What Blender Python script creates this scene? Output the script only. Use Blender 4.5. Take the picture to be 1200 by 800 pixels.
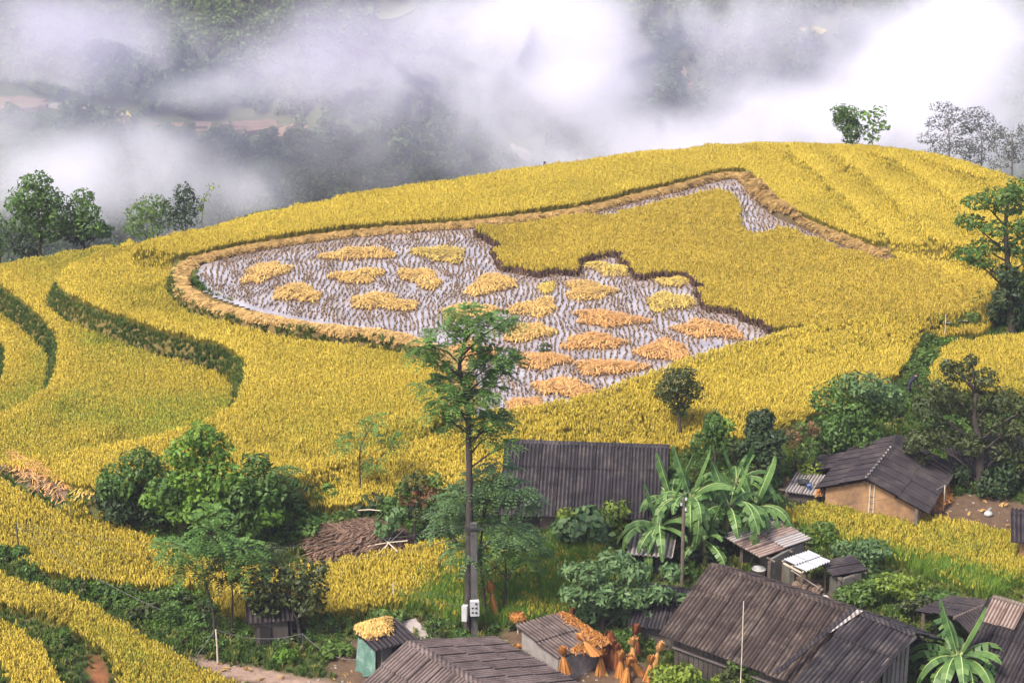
import bpy, bmesh, math, random
import numpy as np
from mathutils import Vector, Matrix

# ------------------------------------------------------------------ clear
for o in list(bpy.data.objects):
    bpy.data.objects.remove(o)
scene = bpy.context.scene
C = scene.collection
R = math.radians

# ------------------------------------------------------------------ camera
CAM_Z, PITCH, FPX = 35.0, R(18.0), 2200.0      # focal length in pixels of a 1200 px wide frame
cam_data = bpy.data.cameras.new('camera')
cam = bpy.data.objects.new('camera', cam_data)
C.objects.link(cam)
cam.location = (0, 0, CAM_Z)
cam.rotation_euler = (R(90) - PITCH, 0, 0)
cam_data.sensor_width = 36.0
cam_data.lens = 36.0 * FPX / 1200.0
cam_data.clip_start = 0.5
cam_data.clip_end = 4000.0
scene.camera = cam

# ------------------------------------------------------------------ light: bright haze, soft sun
SUN_EL, SUN_AZ = R(52), R(222)                  # azimuth clockwise from +Y: the sun stands to the left, behind the camera
world = bpy.data.worlds.new('World')
scene.world = world
world.use_nodes = True
wt = world.node_tree
bg = wt.nodes['Background']
sky = wt.nodes.new('ShaderNodeTexSky')
sky.sky_type = 'NISHITA'
sky.sun_disc = False
sky.sun_elevation = SUN_EL
sky.sun_rotation = SUN_AZ
sky.air_density = 1.0
sky.dust_density = 4.0
sky.ozone_density = 1.0
wt.links.new(sky.outputs[0], bg.inputs[0])
bg.inputs[1].default_value = 0.075
sun_data = bpy.data.lights.new('sun', 'SUN')
sun_data.energy = 1.5
sun_data.angle = R(10)
sun_data.color = (1.0, 0.94, 0.84)
sun = bpy.data.objects.new('sun', sun_data)
C.objects.link(sun)
sd = Vector((math.sin(SUN_AZ) * math.cos(SUN_EL), math.cos(SUN_AZ) * math.cos(SUN_EL), math.sin(SUN_EL)))
sun.rotation_euler = (-sd).to_track_quat('-Z', 'Y').to_euler()
sun.location = (0, 0, 80)

scene.view_settings.view_transform = 'Standard'
scene.view_settings.look = 'None'
scene.view_settings.gamma = 1.0
scene.view_settings.exposure = 2.0
scene.render.engine = 'CYCLES'
cy = scene.cycles
cy.use_denoising = True
cy.denoising_input_passes = 'RGB_ALBEDO_NORMAL'
cy.max_bounces = 8
cy.diffuse_bounces = 3
cy.glossy_bounces = 2
cy.transmission_bounces = 3
cy.transparent_max_bounces = 6
cy.volume_bounces = 6
cy.volume_step_rate = 2.0
cy.volume_max_steps = 128
cy.use_adaptive_sampling = True
cy.adaptive_threshold = 0.02

# ------------------------------------------------------------------ helpers: projection
CP, SP = math.cos(PITCH), math.sin(PITCH)


def ray(u, v):
    yv = (400.0 - v) / FPX
    return np.array([(u - 600.0) / FPX, CP + yv * SP, -SP + yv * CP])


def on_z(u, v, z):
    d = ray(u, v)
    t = (z - CAM_Z) / d[2]
    return np.array([d[0] * t, d[1] * t, z])


def on_y(u, v, y):
    d = ray(u, v)
    t = y / d[1]
    return np.array([d[0] * t, y, CAM_Z + d[2] * t])


def to_px(x, y, z):
    dz = z - CAM_Z
    f = y * CP - dz * SP
    up = y * SP + dz * CP
    return 600 + FPX * x / f, 400 - FPX * up / f


def ppm(y):                                     # pixels per metre at ground distance y, roughly
    return FPX / (y * 1.045)


# ------------------------------------------------------------------ helpers: objects
def tag(o, label=None, cat=None, group=None, kind=None):
    if label:
        o['label'] = label
    if cat:
        o['category'] = cat
    if group:
        o['group'] = group
    if kind:
        o['kind'] = kind
    return o


def thing(name, label, cat, loc, group=None):
    o = bpy.data.objects.new(name, None)
    o.empty_display_size = 0.3
    C.objects.link(o)
    o.location = tuple(float(c) for c in loc)
    return tag(o, label, cat, group)


def mesh_np(name, V, F, mats=(), mi=None, smooth=False):
    """V (n,3), F (m,k) index array -> mesh."""
    me = bpy.data.meshes.new(name)
    V = np.asarray(V, dtype=np.float32).reshape(-1, 3)
    F = np.asarray(F, dtype=np.int32)
    m, k = F.shape
    me.vertices.add(len(V))
    me.vertices.foreach_set('co', V.ravel())
    me.loops.add(m * k)
    me.loops.foreach_set('vertex_index', F.ravel())
    me.polygons.add(m)
    me.polygons.foreach_set('loop_start', np.arange(0, m * k, k, dtype=np.int32))
    me.polygons.foreach_set('loop_total', np.full(m, k, dtype=np.int32))
    if mi is not None:
        me.polygons.foreach_set('material_index', np.asarray(mi, dtype=np.int32))
    if smooth:
        me.polygons.foreach_set('use_smooth', np.ones(m, dtype=bool))
    me.update(calc_edges=True)
    me.validate()
    for mm in (mats if isinstance(mats, (list, tuple)) else [mats]):
        me.materials.append(mm)
    return me


def link(name, me, parent=None, loc=None):
    o = bpy.data.objects.new(name, me)
    C.objects.link(o)
    if parent is not None:
        o.parent = parent
    if loc is not None:
        o.location = tuple(float(c) for c in loc)
    return o


class MB:
    """collects boxes, bars, tubes and polygons (world coordinates) and links them as ONE mesh object"""

    def __init__(self):
        self.v, self.f, self.m = [], [], []

    def add(self, V, F, mi=0):
        b = len(self.v)
        self.v += [tuple(float(c) for c in p) for p in V]
        for f in F:
            self.f.append(tuple(int(i) + b for i in f))
            self.m.append(mi)
        return self

    def box(self, c, s, rz=0.0, mi=0, ax=None):
        c = np.asarray(c, float)
        if ax is None:
            ax = (np.array([math.cos(rz), math.sin(rz), 0]), np.array([-math.sin(rz), math.cos(rz), 0]), np.array([0, 0, 1.]))
        P = []
        for k in (-.5, .5):
            for j, i in ((-.5, -.5), (-.5, .5), (.5, .5), (.5, -.5)):
                P.append(c + ax[0] * s[0] * i + ax[1] * s[1] * j + ax[2] * s[2] * k)
        return self.add(P, [(3, 2, 1, 0), (4, 5, 6, 7), (0, 1, 5, 4), (1, 2, 6, 5), (2, 3, 7, 6), (3, 0, 4, 7)], mi)

    def bar(self, a, b, w, h=None, mi=0):
        a, b = np.asarray(a, float), np.asarray(b, float)
        d = b - a
        L = np.linalg.norm(d)
        d = d / L
        s = np.cross(d, [0, 0, 1.])
        s = np.array([1., 0, 0]) if np.linalg.norm(s) < 1e-3 else s / np.linalg.norm(s)
        n = np.cross(s, d)
        return self.box((a + b) / 2, (L, w, h or w), ax=(d, s, n), mi=mi)

    def tube(self, pts, rad, n=8, mi=0, cap=True, wob=0.0, seed=0):
        pts = np.asarray(pts, float)
        rad = np.broadcast_to(np.asarray(rad, float), (len(pts),))
        rg = np.random.default_rng(seed)
        V, F = [], []
        for i, p in enumerate(pts):
            d = pts[min(i + 1, len(pts) - 1)] - pts[max(i - 1, 0)]
            d = d / (np.linalg.norm(d) + 1e-9)
            s = np.cross(d, [0.13, 1, 0.07])
            s = s / np.linalg.norm(s)
            t = np.cross(d, s)
            for k in range(n):
                a = 2 * math.pi * k / n
                r = rad[i] * (1 + wob * rg.normal())
                V.append(p + r * (math.cos(a) * s + math.sin(a) * t))
        for i in range(len(pts) - 1):
            for k in range(n):
                F.append((i * n + k, i * n + (k + 1) % n, (i + 1) * n + (k + 1) % n, (i + 1) * n + k))
        if cap:
            F.append(tuple(range(n))[::-1])
            F.append(tuple((len(pts) - 1) * n + k for k in range(n)))
        return self.add(V, F, mi)

    def prism(self, poly, ext, mi=0):
        """closed polygon (3-D points) extruded along the vector ext"""
        n = len(poly)
        ext = np.asarray(ext, float)
        P = [np.asarray(p, float) for p in poly] + [np.asarray(p, float) + ext for p in poly]
        F = [tuple(range(n))[::-1], tuple(range(n, 2 * n))] + [(i, (i + 1) % n, n + (i + 1) % n, n + i) for i in range(n)]
        return self.add(P, F, mi)

    def build(self, name, mats, parent=None, smooth=False, bevel=0.0):
        me = bpy.data.meshes.new(name)
        off = np.zeros(3)
        p = parent
        while p is not None:
            off += np.array(p.location)
            p = p.parent
        me.from_pydata([tuple(np.array(v) - off) for v in self.v], [], self.f)
        bm = bmesh.new()
        bm.from_mesh(me)
        bmesh.ops.recalc_face_normals(bm, faces=bm.faces)
        bm.to_mesh(me)
        bm.free()
        for mm in (mats if isinstance(mats, (list, tuple)) else [mats]):
            me.materials.append(mm)
        me.polygons.foreach_set('material_index', np.asarray(self.m, dtype=np.int32))
        if smooth:
            me.polygons.foreach_set('use_smooth', np.ones(len(me.polygons), dtype=bool))
        return link(name, me, parent)


def world_loc(o):
    off = np.zeros(3)
    while o is not None:
        off += np.array(o.location)
        o = o.parent
    return off


# ------------------------------------------------------------------ helpers: materials
def new_mat(name):
    m = bpy.data.materials.new(name)
    m.use_nodes = True
    nt = m.node_tree
    return m, nt, nt.nodes['Principled BSDF'], nt.nodes['Material Output']


def N(nt, typ, **kw):
    n = nt.nodes.new(typ)
    for k, v in kw.items():
        setattr(n, k, v)
    return n


def ramp(nt, fac, stops):
    r = N(nt, 'ShaderNodeValToRGB')
    e = r.color_ramp.elements
    while len(e) > 1:
        e.remove(e[-1])
    e[0].position, e[0].color = stops[0][0], (*stops[0][1], 1)
    for p, c in stops[1:]:
        x = e.new(p)
        x.color = (*c, 1)
    nt.links.new(fac, r.inputs[0])
    return r.outputs[0]


def noise(nt, scale, detail=4, rough=.6, co='Object', stretch=None, dist=0.0):
    tc = N(nt, 'ShaderNodeTexCoord')
    # 'World': one continuous pattern across pieces that share a mesh
    s = N(nt, 'ShaderNodeNewGeometry').outputs['Position'] if co == 'World' else tc.outputs[co]
    if stretch:
        mp = N(nt, 'ShaderNodeMapping')
        mp.inputs['Scale'].default_value = stretch
        nt.links.new(s, mp.inputs[0])
        s = mp.outputs[0]
    n = N(nt, 'ShaderNodeTexNoise')
    n.inputs['Scale'].default_value = scale
    n.inputs['Detail'].default_value = detail
    n.inputs['Roughness'].default_value = rough
    n.inputs['Distortion'].default_value = dist
    nt.links.new(s, n.inputs['Vector'])
    return n.outputs[0]


def mix(nt, fac, a, b, mode='MIX'):
    m = N(nt, 'ShaderNodeMix', data_type='RGBA', blend_type=mode)
    for s, x in ((m.inputs[0], fac), (m.inputs[6], a), (m.inputs[7], b)):
        if isinstance(x, (int, float)):
            s.default_value = x
        elif isinstance(x, tuple):
            s.default_value = (*x, 1)
        else:
            nt.links.new(x, s)
    return m.outputs[2]


def math_n(nt, op, a, b=0.0, clamp=False):
    m = N(nt, 'ShaderNodeMath', operation=op, use_clamp=clamp)
    for s, x in ((m.inputs[0], a), (m.inputs[1], b)):
        if isinstance(x, (int, float)):
            s.default_value = x
        else:
            nt.links.new(x, s)
    return m.outputs[0]


def bump(nt, bsdf, h, dist=.02, strength=.6):
    b = N(nt, 'ShaderNodeBump')
    b.inputs['Distance'].default_value = dist
    b.inputs['Strength'].default_value = strength
    nt.links.new(h, b.inputs['Height'])
    nt.links.new(b.outputs[0], bsdf.inputs['Normal'])


def surf(name, c0, c1, scale=3.0, rough=.85, stain=None, stain_scale=.8, bmp=0.0, stretch=None, rnd=0.0, rib_shade=0.0):
    """noise-mixed surface with optional stains and per-object variation"""
    m, nt, b, out = new_mat(name)
    W_ = 'World' if rnd else 'Object'
    col = ramp(nt, noise(nt, scale, 6, .65, W_, stretch=None if rnd else stretch), [(.3, c0), (.7, c1)])
    if stain:
        f = ramp(nt, noise(nt, stain_scale, 7, .75, W_), [(.48, (0, 0, 0)), (.68, (1, 1, 1))])
        col = mix(nt, f, col, stain)
    if rnd:
        oi = N(nt, 'ShaderNodeObjectInfo')
        k = ramp(nt, oi.outputs['Random'], [(0, (1 - rnd,) * 3), (1, (1 + rnd,) * 3)])
        col = mix(nt, 1.0, col, k, 'MULTIPLY')
    if rib_shade:                                     # rib shading painted into the colour: troughs darkened, crests lightened
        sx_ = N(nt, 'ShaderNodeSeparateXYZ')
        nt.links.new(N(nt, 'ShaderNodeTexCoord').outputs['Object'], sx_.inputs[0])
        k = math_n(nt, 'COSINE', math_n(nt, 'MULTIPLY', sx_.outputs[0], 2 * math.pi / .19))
        k = ramp(nt, math_n(nt, 'ADD', math_n(nt, 'MULTIPLY', k, .5), .5), [(.15, (1 - rib_shade,) * 3), (.85, (1 + rib_shade * .8,) * 3)])
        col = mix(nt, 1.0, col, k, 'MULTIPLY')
    nt.links.new(col, b.inputs['Base Color'])
    b.inputs['Roughness'].default_value = rough
    b.inputs['Specular IOR Level'].default_value = .25
    if bmp:
        bump(nt, b, noise(nt, scale * 4, 5, .7), bmp)
    return m


def foliage(name, dark, light, trans=.3, rough=.55, spread=1.0):
    """leaf: colour varies from leaf to leaf and from clump to clump; light passes through"""
    m, nt, b, out = new_mat(name)
    g = N(nt, 'ShaderNodeNewGeometry')
    f = math_n(nt, 'ADD', math_n(nt, 'MULTIPLY', g.outputs['Random Per Island'], .62 * spread),
               math_n(nt, 'MULTIPLY', noise(nt, .55, 3, .6), .42))
    col = ramp(nt, f, [(.12, dark), (.88, light)])
    nt.links.new(col, b.inputs['Base Color'])
    b.inputs['Roughness'].default_value = rough
    b.inputs['Specular IOR Level'].default_value = .3
    tr = N(nt, 'ShaderNodeBsdfTranslucent')
    nt.links.new(mix(nt, .5, col, tuple(min(1, c * 1.7) for c in light)), tr.inputs[0])
    ms = N(nt, 'ShaderNodeMixShader')
    ms.inputs[0].default_value = trans
    nt.links.new(b.outputs[0], ms.inputs[1])
    nt.links.new(tr.outputs[0], ms.inputs[2])
    nt.links.new(ms.outputs[0], out.inputs[0])
    return m


def blade(name, c_a, c_b, c_patch=None, trans=.25, rough=.6):
    """grass or rice blades that are instanced: 'tone' is stored on the instance points"""
    m, nt, b, out = new_mat(name)
    at = N(nt, 'ShaderNodeAttribute', attribute_type='INSTANCER', attribute_name='tone')
    g = N(nt, 'ShaderNodeNewGeometry')
    f = math_n(nt, 'ADD', math_n(nt, 'MULTIPLY', g.outputs['Random Per Island'], .35), math_n(nt, 'MULTIPLY', at.outputs['Fac'], .65))
    stops = [(.0, c_a), (1.0, c_b)] if c_patch is None else [(.0, c_patch), (.42, c_a), (1.0, c_b)]
    col = ramp(nt, f, stops)
    nt.links.new(col, b.inputs['Base Color'])
    b.inputs['Roughness'].default_value = rough
    b.inputs['Specular IOR Level'].default_value = .2
    tr = N(nt, 'ShaderNodeBsdfTranslucent')
    nt.links.new(col, tr.inputs[0])
    ms = N(nt, 'ShaderNodeMixShader')
    ms.inputs[0].default_value = trans
    nt.links.new(b.outputs[0], ms.inputs[1])
    nt.links.new(tr.outputs[0], ms.inputs[2])
    nt.links.new(ms.outputs[0], out.inputs[0])
    return m


# ------------------------------------------------------------------ helpers: scatter ("stuff")
def proto_collection(name, objs):
    col = bpy.data.collections.new(name)
    for o in objs:
        col.objects.link(o)
    return col


def scatter_tree(name, col, tilt=.12):
    ng = bpy.data.node_groups.new(name, 'GeometryNodeTree')
    ng.interface.new_socket('Geometry', in_out='INPUT', socket_type='NodeSocketGeometry')
    ng.interface.new_socket('Geometry', in_out='OUTPUT', socket_type='NodeSocketGeometry')
    gi, go = ng.nodes.new('NodeGroupInput'), ng.nodes.new('NodeGroupOutput')
    ci = ng.nodes.new('GeometryNodeCollectionInfo')
    ci.inputs['Collection'].default_value = col
    ci.inputs['Separate Children'].default_value = True
    ci.inputs['Reset Children'].default_value = True
    ip = ng.nodes.new('GeometryNodeInstanceOnPoints')
    ip.inputs['Pick Instance'].default_value = True
    sz = ng.nodes.new('GeometryNodeInputNamedAttribute')
    sz.data_type = 'FLOAT'
    sz.inputs['Name'].default_value = 'size'
    rot = ng.nodes.new('GeometryNodeInputNamedAttribute')
    rot.data_type = 'FLOAT_VECTOR'
    rot.inputs['Name'].default_value = 'rot'
    L = ng.links.new
    L(gi.outputs[0], ip.inputs['Points'])
    L(ci.outputs[0], ip.inputs['Instance'])
    L(rot.outputs['Attribute'], ip.inputs['Rotation'])
    L(sz.outputs['Attribute'], ip.inputs['Scale'])
    L(ip.outputs[0], go.inputs[0])
    return ng


def scatter(name, P, tone, size, rot, tree, parent=None, label=None):
    """ONE object: a cloud of points on which the tufts of TREE are instanced"""
    P = np.asarray(P, np.float32)
    me = bpy.data.meshes.new(name)
    me.vertices.add(len(P))
    me.vertices.foreach_set('co', P.ravel())
    a = me.attributes.new('tone', 'FLOAT', 'POINT')
    a.data.foreach_set('value', np.asarray(tone, np.float32))
    a = me.attributes.new('size', 'FLOAT', 'POINT')
    a.data.foreach_set('value', np.asarray(size, np.float32))
    a = me.attributes.new('rot', 'FLOAT_VECTOR', 'POINT')
    a.data.foreach_set('vector', np.asarray(rot, np.float32).ravel())
    me.update()
    o = link(name, me, parent)
    md = o.modifiers.new('scatter', 'NODES')
    md.node_group = tree
    o['kind'] = 'stuff'
    if label:
        o['label'] = label
    return o


def rot_random(n, rg, tilt=.12):
    return np.stack([rg.normal(0, tilt, n), rg.normal(0, tilt, n), rg.uniform(0, 2 * math.pi, n)], 1)


def vnoise(x, y, scale, seed=0):
    """smooth value noise in 0..1"""
    rg = np.random.default_rng(seed)
    G = rg.random((64, 64))
    xs, ys = x / scale + 1000, y / scale + 1000
    xi, yi = np.floor(xs).astype(int), np.floor(ys).astype(int)
    fx, fy = xs - xi, ys - yi
    fx, fy = fx * fx * (3 - 2 * fx), fy * fy * (3 - 2 * fy)
    g = lambda a, b: G[a % 64, b % 64]
    return (g(xi, yi) * (1 - fx) + g(xi + 1, yi) * fx) * (1 - fy) + (g(xi, yi + 1) * (1 - fx) + g(xi + 1, yi + 1) * fx) * fy


def fnoise(x, y, scale, seed=0):
    return (vnoise(x, y, scale, seed) + .5 * vnoise(x, y, scale / 2.1, seed + 1) + .25 * vnoise(x, y, scale / 4.3, seed + 2)) / 1.75


def sd_poly(x, y, poly):
    """signed distance to a polygon (positive inside)"""
    poly = np.asarray(poly, float)[:, :2]
    best = np.full(x.shape, 1e18)
    ins = np.zeros(x.shape, bool)
    n = len(poly)
    for i in range(n):
        ax, ay = poly[i]
        bx, by = poly[(i + 1) % n]
        ex, ey = bx - ax, by - ay
        L = ex * ex + ey * ey + 1e-12
        t = np.clip(((x - ax) * ex + (y - ay) * ey) / L, 0, 1)
        best = np.minimum(best, (x - ax - t * ex) ** 2 + (y - ay - t * ey) ** 2)
        c = (ay > y) != (by > y)
        if abs(by - ay) > 1e-12:
            ins ^= c & (x < ex * (y - ay) / (by - ay) + ax)
    return np.where(ins, 1, -1) * np.sqrt(best)


def d_line(x, y, pts):
    """distance to a polyline and the position along it (metres)"""
    pts = np.asarray(pts, float)[:, :2]
    best = np.full(x.shape, 1e18)
    arc = np.zeros(x.shape)
    s = 0.0
    for i in range(len(pts) - 1):
        ax, ay = pts[i]
        bx, by = pts[i + 1]
        ex, ey = bx - ax, by - ay
        L = ex * ex + ey * ey + 1e-12
        t = np.clip(((x - ax) * ex + (y - ay) * ey) / L, 0, 1)
        d = (x - ax - t * ex) ** 2 + (y - ay - t * ey) ** 2
        arc = np.where(d < best, s + t * math.sqrt(L), arc)
        best = np.minimum(best, d)
        s += math.sqrt(L)
    return np.sqrt(best), arc


def chaikin(P, n=2, closed=True):
    P = np.asarray(P, float)
    for _ in range(n):
        Q = []
        m = len(P)
        for i in range(m if closed else m - 1):
            a, b = P[i], P[(i + 1) % m]
            Q += [a * .75 + b * .25, a * .25 + b * .75]
        P = np.array(([P[0]] if not closed else []) + Q + ([P[-1]] if not closed else []))
    return P

# ------------------------------------------------------------------ terrain: a base surface through control points, terraces stamped into it
CAN = 0.85                                     # height of the standing rice
ctrl = []
for u, v, z in [
    (280, 360, -.7), (120, 330, -.9), (400, 450, -.7), (200, 530, -.8), (50, 545, -.9), (320, 540, -.9),
    (350, 320, 0), (560, 370, 0), (800, 300, 0), (1000, 320, 0), (1150, 350, -.1), (1180, 385, -.6),
    (300, 250, .1), (600, 215, .2), (870, 185, .3), (1000, 200, .6), (1150, 240, .9),
    (420, 545, -.9), (600, 500, -.75), (750, 470, -.7), (900, 420, -.75), (1080, 390, -.7),
    (420, 585, -2.0), (540, 560, -1.8), (800, 505, -1.6), (930, 480, -1.5), (1045, 450, -1.4),
    (1080, 420, -1.7), (1105, 390, -1.2), (1150, 400, -.9), (1190, 440, -1.2), (1100, 455, -1.7), (1070, 470, -2.0),
    (660, 612, -3.4), (780, 600, -3.3), (420, 645, -2.9), (350, 600, -2.4), (250, 640, -3.2), (900, 560, -2.9), (1020, 500, -2.6), (1130, 520, -2.8),
    (985, 603, -3.3), (1060, 612, -3.4), (1150, 620, -3.3), (1200, 600, -3.3), (930, 605, -3.5), (1000, 630, -3.5), (1190, 650, -3.6), (1150, 700, -4.2), (1000, 675, -4.2),
    (600, 690, -4.0), (450, 705, -3.8), (650, 780, -4.6), (750, 790, -4.7), (900, 690, -4.4), (1000, 810, -5), (1200, 810, -5), (560, 748, -4.3),
    (400, 770, -4.5), (250, 785, -4.6), (310, 745, -4.3), (330, 690, -3.8),
    (20, 565, -1.7), (100, 600, -2.2), (200, 650, -3.1), (60, 630, -2.7), (150, 672, -3.5),
    (150, 715, -4.4), (250, 745, -4.5),
    (0, 690, -2.3), (100, 722, -2.8), (200, 772, -3.6), (60, 745, -2.9), (120, 795, -3.3), (0, 740, -2.5), (50, 790, -2.9)]:
    ctrl.append(on_z(u, v, z))
for x, y, z in [(-40, 55, -5), (-20, 55, -6), (0, 55, -7), (20, 55, -7), (40, 55, -7), (-60, 70, -1), (60, 70, -4.5), (60, 90, -3), (60, 110, 0), (-60, 90, -2), (-62, 110, -4),
                (-60, 138, -7), (-45, 142, -6), (-30, 144, -5.2), (-15, 155, -4.5), (0, 161, -4), (20, 170, -4), (35, 166, -4), (50, 156, -4), (62, 140, -2),
                (-60, 160, -13), (-30, 165, -12), (0, 178, -11), (30, 184, -11), (60, 172, -10),
                (-60, 215, -40), (-30, 215, -38), (0, 215, -35), (30, 215, -33), (60, 215, -34)]:
    ctrl.append(np.array([x, y, z], float))
ctrl = np.array(ctrl)
_n = len(ctrl)
_D = np.hypot(ctrl[:, None, 0] - ctrl[None, :, 0], ctrl[:, None, 1] - ctrl[None, :, 1])
_A = np.zeros((_n + 3, _n + 3))
_A[:_n, :_n] = _D - np.eye(_n) * .6
_A[:_n, _n:] = np.c_[np.ones(_n), ctrl[:, :2]]
_A[_n:, :_n] = _A[:_n, _n:].T
_W = np.linalg.solve(_A, np.r_[ctrl[:, 2], 0, 0, 0])


def base_z(x, y):
    x, y = np.asarray(x, float), np.asarray(y, float)
    r = _W[_n] + _W[_n + 1] * x + _W[_n + 2] * y
    for i in range(_n):
        r = r + _W[i] * np.hypot(x - ctrl[i, 0], y - ctrl[i, 1])
    return r


_MY = np.arange(56.0, 214.0, .2)


def _march(u, v, fz, h):
    d = ray(u, v)
    t = _MY / d[1]
    z = CAM_Z + d[2] * t
    g = fz(d[0] * t, _MY) + h
    k = np.argmax(z < g)
    if not (z < g).any():
        k = len(_MY) - 1
    return np.array([d[0] * t[k], _MY[k], g[k] - h])


def on_base(u, v, h=0.0):
    return _march(u, v, base_z, h)


def fpoly(pts, z=None, smooth=1):
    """pixel outline -> world outline: on the plane z (or draped on the base when z is None); 'c' = seen at the top of the rice"""
    out = []
    for p in pts:
        h = CAN if len(p) > 2 and p[2] == 'c' else 0.0
        out.append(on_base(p[0], p[1], h) if z is None else on_z(p[0], p[1], z + h))
    return chaikin(out, smooth)


g_ = 'g'
# upper crest field, stepping up to the right in four bands
TU = fpoly([(150, 284, 'c'), (240, 262, 'c'), (330, 240, 'c'), (430, 220, 'c'), (520, 207, 'c'), (600, 196, 'c'), (700, 182, 'c'), (780, 172, 'c'), (870, 164, 'c'), (930, 164, 'c'), (1000, 167, 'c'),
            (1200, 200, 'c'), (1200, 335), (1168, 335), (1100, 314), (1037, 299), (987, 280), (937, 259), (911, 242), (896, 224), (878, 207), (850, 206), (800, 219), (740, 234), (690, 246),
            (640, 254), (560, 264), (470, 270), (400, 276), (320, 286), (260, 298), (222, 307), (192, 302)], .15)
R1 = fpoly([(915, 165, 'c'), (950, 192, 'c'), (1005, 243, 'c'), (1062, 292, 'c'), (1120, 310), (1200, 331), (1330, 345), (1330, 250, 'c'), (1200, 209, 'c'), (1110, 180, 'c'), (1050, 171, 'c'), (1000, 167, 'c'), (960, 165, 'c')], .7)
R2 = fpoly([(962, 167, 'c'), (1030, 212, 'c'), (1078, 258, 'c'), (1118, 302, 'c'), (1200, 327), (1330, 338), (1330, 250, 'c'), (1200, 209, 'c'), (1110, 180, 'c'), (1050, 171, 'c'), (1000, 167, 'c')], 1.3)
R3 = fpoly([(1015, 170, 'c'), (1085, 203, 'c'), (1140, 250, 'c'), (1172, 295, 'c'), (1330, 330), (1330, 250, 'c'), (1200, 209, 'c'), (1110, 180, 'c'), (1050, 172, 'c')], 1.85)
R4 = fpoly([(1062, 174, 'c'), (1130, 197, 'c'), (1200, 225, 'c'), (1330, 262, 'c'), (1330, 250, 'c'), (1200, 209, 'c'), (1110, 180, 'c')], 2.3)
# main field round the bowl, and the bowl's steps
TA = fpoly([(150, 281, 'c'), (205, 303), (206, 330), (230, 352), (280, 371), (340, 384), (400, 392), (450, 398), (495, 410), (530, 432), (545, 455), (542, 480), (520, 502), (478, 527), (402, 546), (333, 578),
            (260, 580), (180, 582), (100, 584), (60, 570), (0, 552), (-80, 560), (-110, 330)], -1.0)
TA = np.vstack([TA, chaikin([on_z(-110, 325, -1.7), on_z(0, 308, -1.7), on_z(60, 297, -1.7), on_z(130, 284, -1.7)], 1, False)])
HB = fpoly([(160, 276, 'c'), (114, 290, 'c'), (83, 303, 'c'), (70, 318, 'c'), (64, 334), (72, 348), (105, 364), (130, 374), (180, 391), (225, 403), (266, 414), (284, 427), (289, 442), (276, 466, 'c'),
            (240, 486, 'c'), (180, 507, 'c'), (100, 521, 'c'), (0, 536, 'c'), (-80, 545, 'c'), (-140, 545, 'c'), (-140, 240), (100, 240)], -1.0)
HC = fpoly([(-10, 330), (0, 340), (25, 358), (50, 380), (64, 396), (70, 412), (66, 432), (58, 446, 'c'), (30, 462, 'c'), (0, 482, 'c'), (-60, 500, 'c'), (-100, 420), (-60, 330)], -2.55)
HD = fpoly([(-40, 385), (-8, 398), (4, 412), (7, 425), (2, 440, 'c'), (-30, 455, 'c'), (-60, 420)], -4.0)
PADDY = fpoly([(226, 325), (234, 312), (262, 300), (320, 287), (400, 276), (470, 270), (560, 263), (640, 254), (690, 247), (740, 234), (800, 220), (845, 207), (868, 206), (880, 220), (890, 238), (905, 252),
               (935, 265), (985, 284), (1035, 300), (1100, 313), (1168, 335), (1172, 352), (1140, 372), (1090, 378), (1000, 383), (890, 404), (790, 438), (700, 470), (620, 488), (570, 492), (548, 470), (548, 440),
               (530, 418), (495, 401), (440, 388), (390, 380), (330, 370), (280, 356), (243, 340)], 0.0)
# front field below the paddy, draped
TF = fpoly([(320, 556, 'c'), (402, 525, 'c'), (478, 508, 'c'), (540, 495, 'c'), (600, 480, 'c'), (700, 462, 'c'), (800, 427, 'c'), (880, 395, 'c'), (1000, 369, 'c'), (1060, 362, 'c'), (1095, 366, 'c'), (1082, 402), (1066, 430),
            (1045, 462), (985, 486), (920, 508), (850, 526), (790, 536), (700, 540), (620, 556), (540, 580), (430, 606), (350, 606)])
RF = fpoly([(1095, 420, 'c'), (1110, 395, 'c'), (1150, 386, 'c'), (1200, 385, 'c'), (1320, 392, 'c'), (1320, 470), (1200, 475), (1130, 470), (1085, 466)])
F1 = fpoly([(-60, 530, 'c'), (0, 556, 'c'), (45, 584, 'c'), (95, 596, 'c'), (150, 612, 'c'), (215, 640, 'c'), (262, 655, 'c'), (320, 672), (300, 694), (205, 700), (130, 696), (75, 690), (40, 676), (0, 650), (-60, 615)])
F2 = fpoly([(240, 690), (300, 678), (400, 668), (470, 655), (545, 640), (650, 636), (720, 650), (730, 690), (700, 718), (640, 738), (540, 738), (505, 722), (450, 722), (400, 728), (330, 735), (260, 730)])
F3 = fpoly([(-60, 650, 'c'), (0, 668, 'c'), (70, 688, 'c'), (130, 716, 'c'), (200, 755, 'c'), (260, 785, 'c'), (305, 810, 'c'), (300, 850), (150, 850), (138, 800), (118, 768), (85, 748), (45, 732), (0, 718), (-60, 700)])
F4 = fpoly([(-60, 690, 'c'), (0, 717, 'c'), (40, 738, 'c'), (66, 775, 'c'), (78, 815, 'c'), (78, 850), (20, 850), (12, 815), (-5, 780), (-60, 760)])
R5 = fpoly([(915, 590, 'c'), (975, 598), (1050, 606), (1110, 622), (1200, 634), (1300, 650), (1300, 700), (1200, 690), (1160, 712), (1110, 695), (1050, 668), (990, 650), (945, 640), (925, 620)])

GX = np.arange(-64.0, 64.01, .34)
GY = np.arange(52.0, 216.01, .34)
XX, YY = np.meshgrid(GX, GY)
ZZ = base_z(XX, YY)
ZZ = ZZ + (fnoise(XX, YY, 5, 11) - .5) * .35 + (fnoise(XX, YY, 1.3, 12) - .5) * .12


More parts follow.
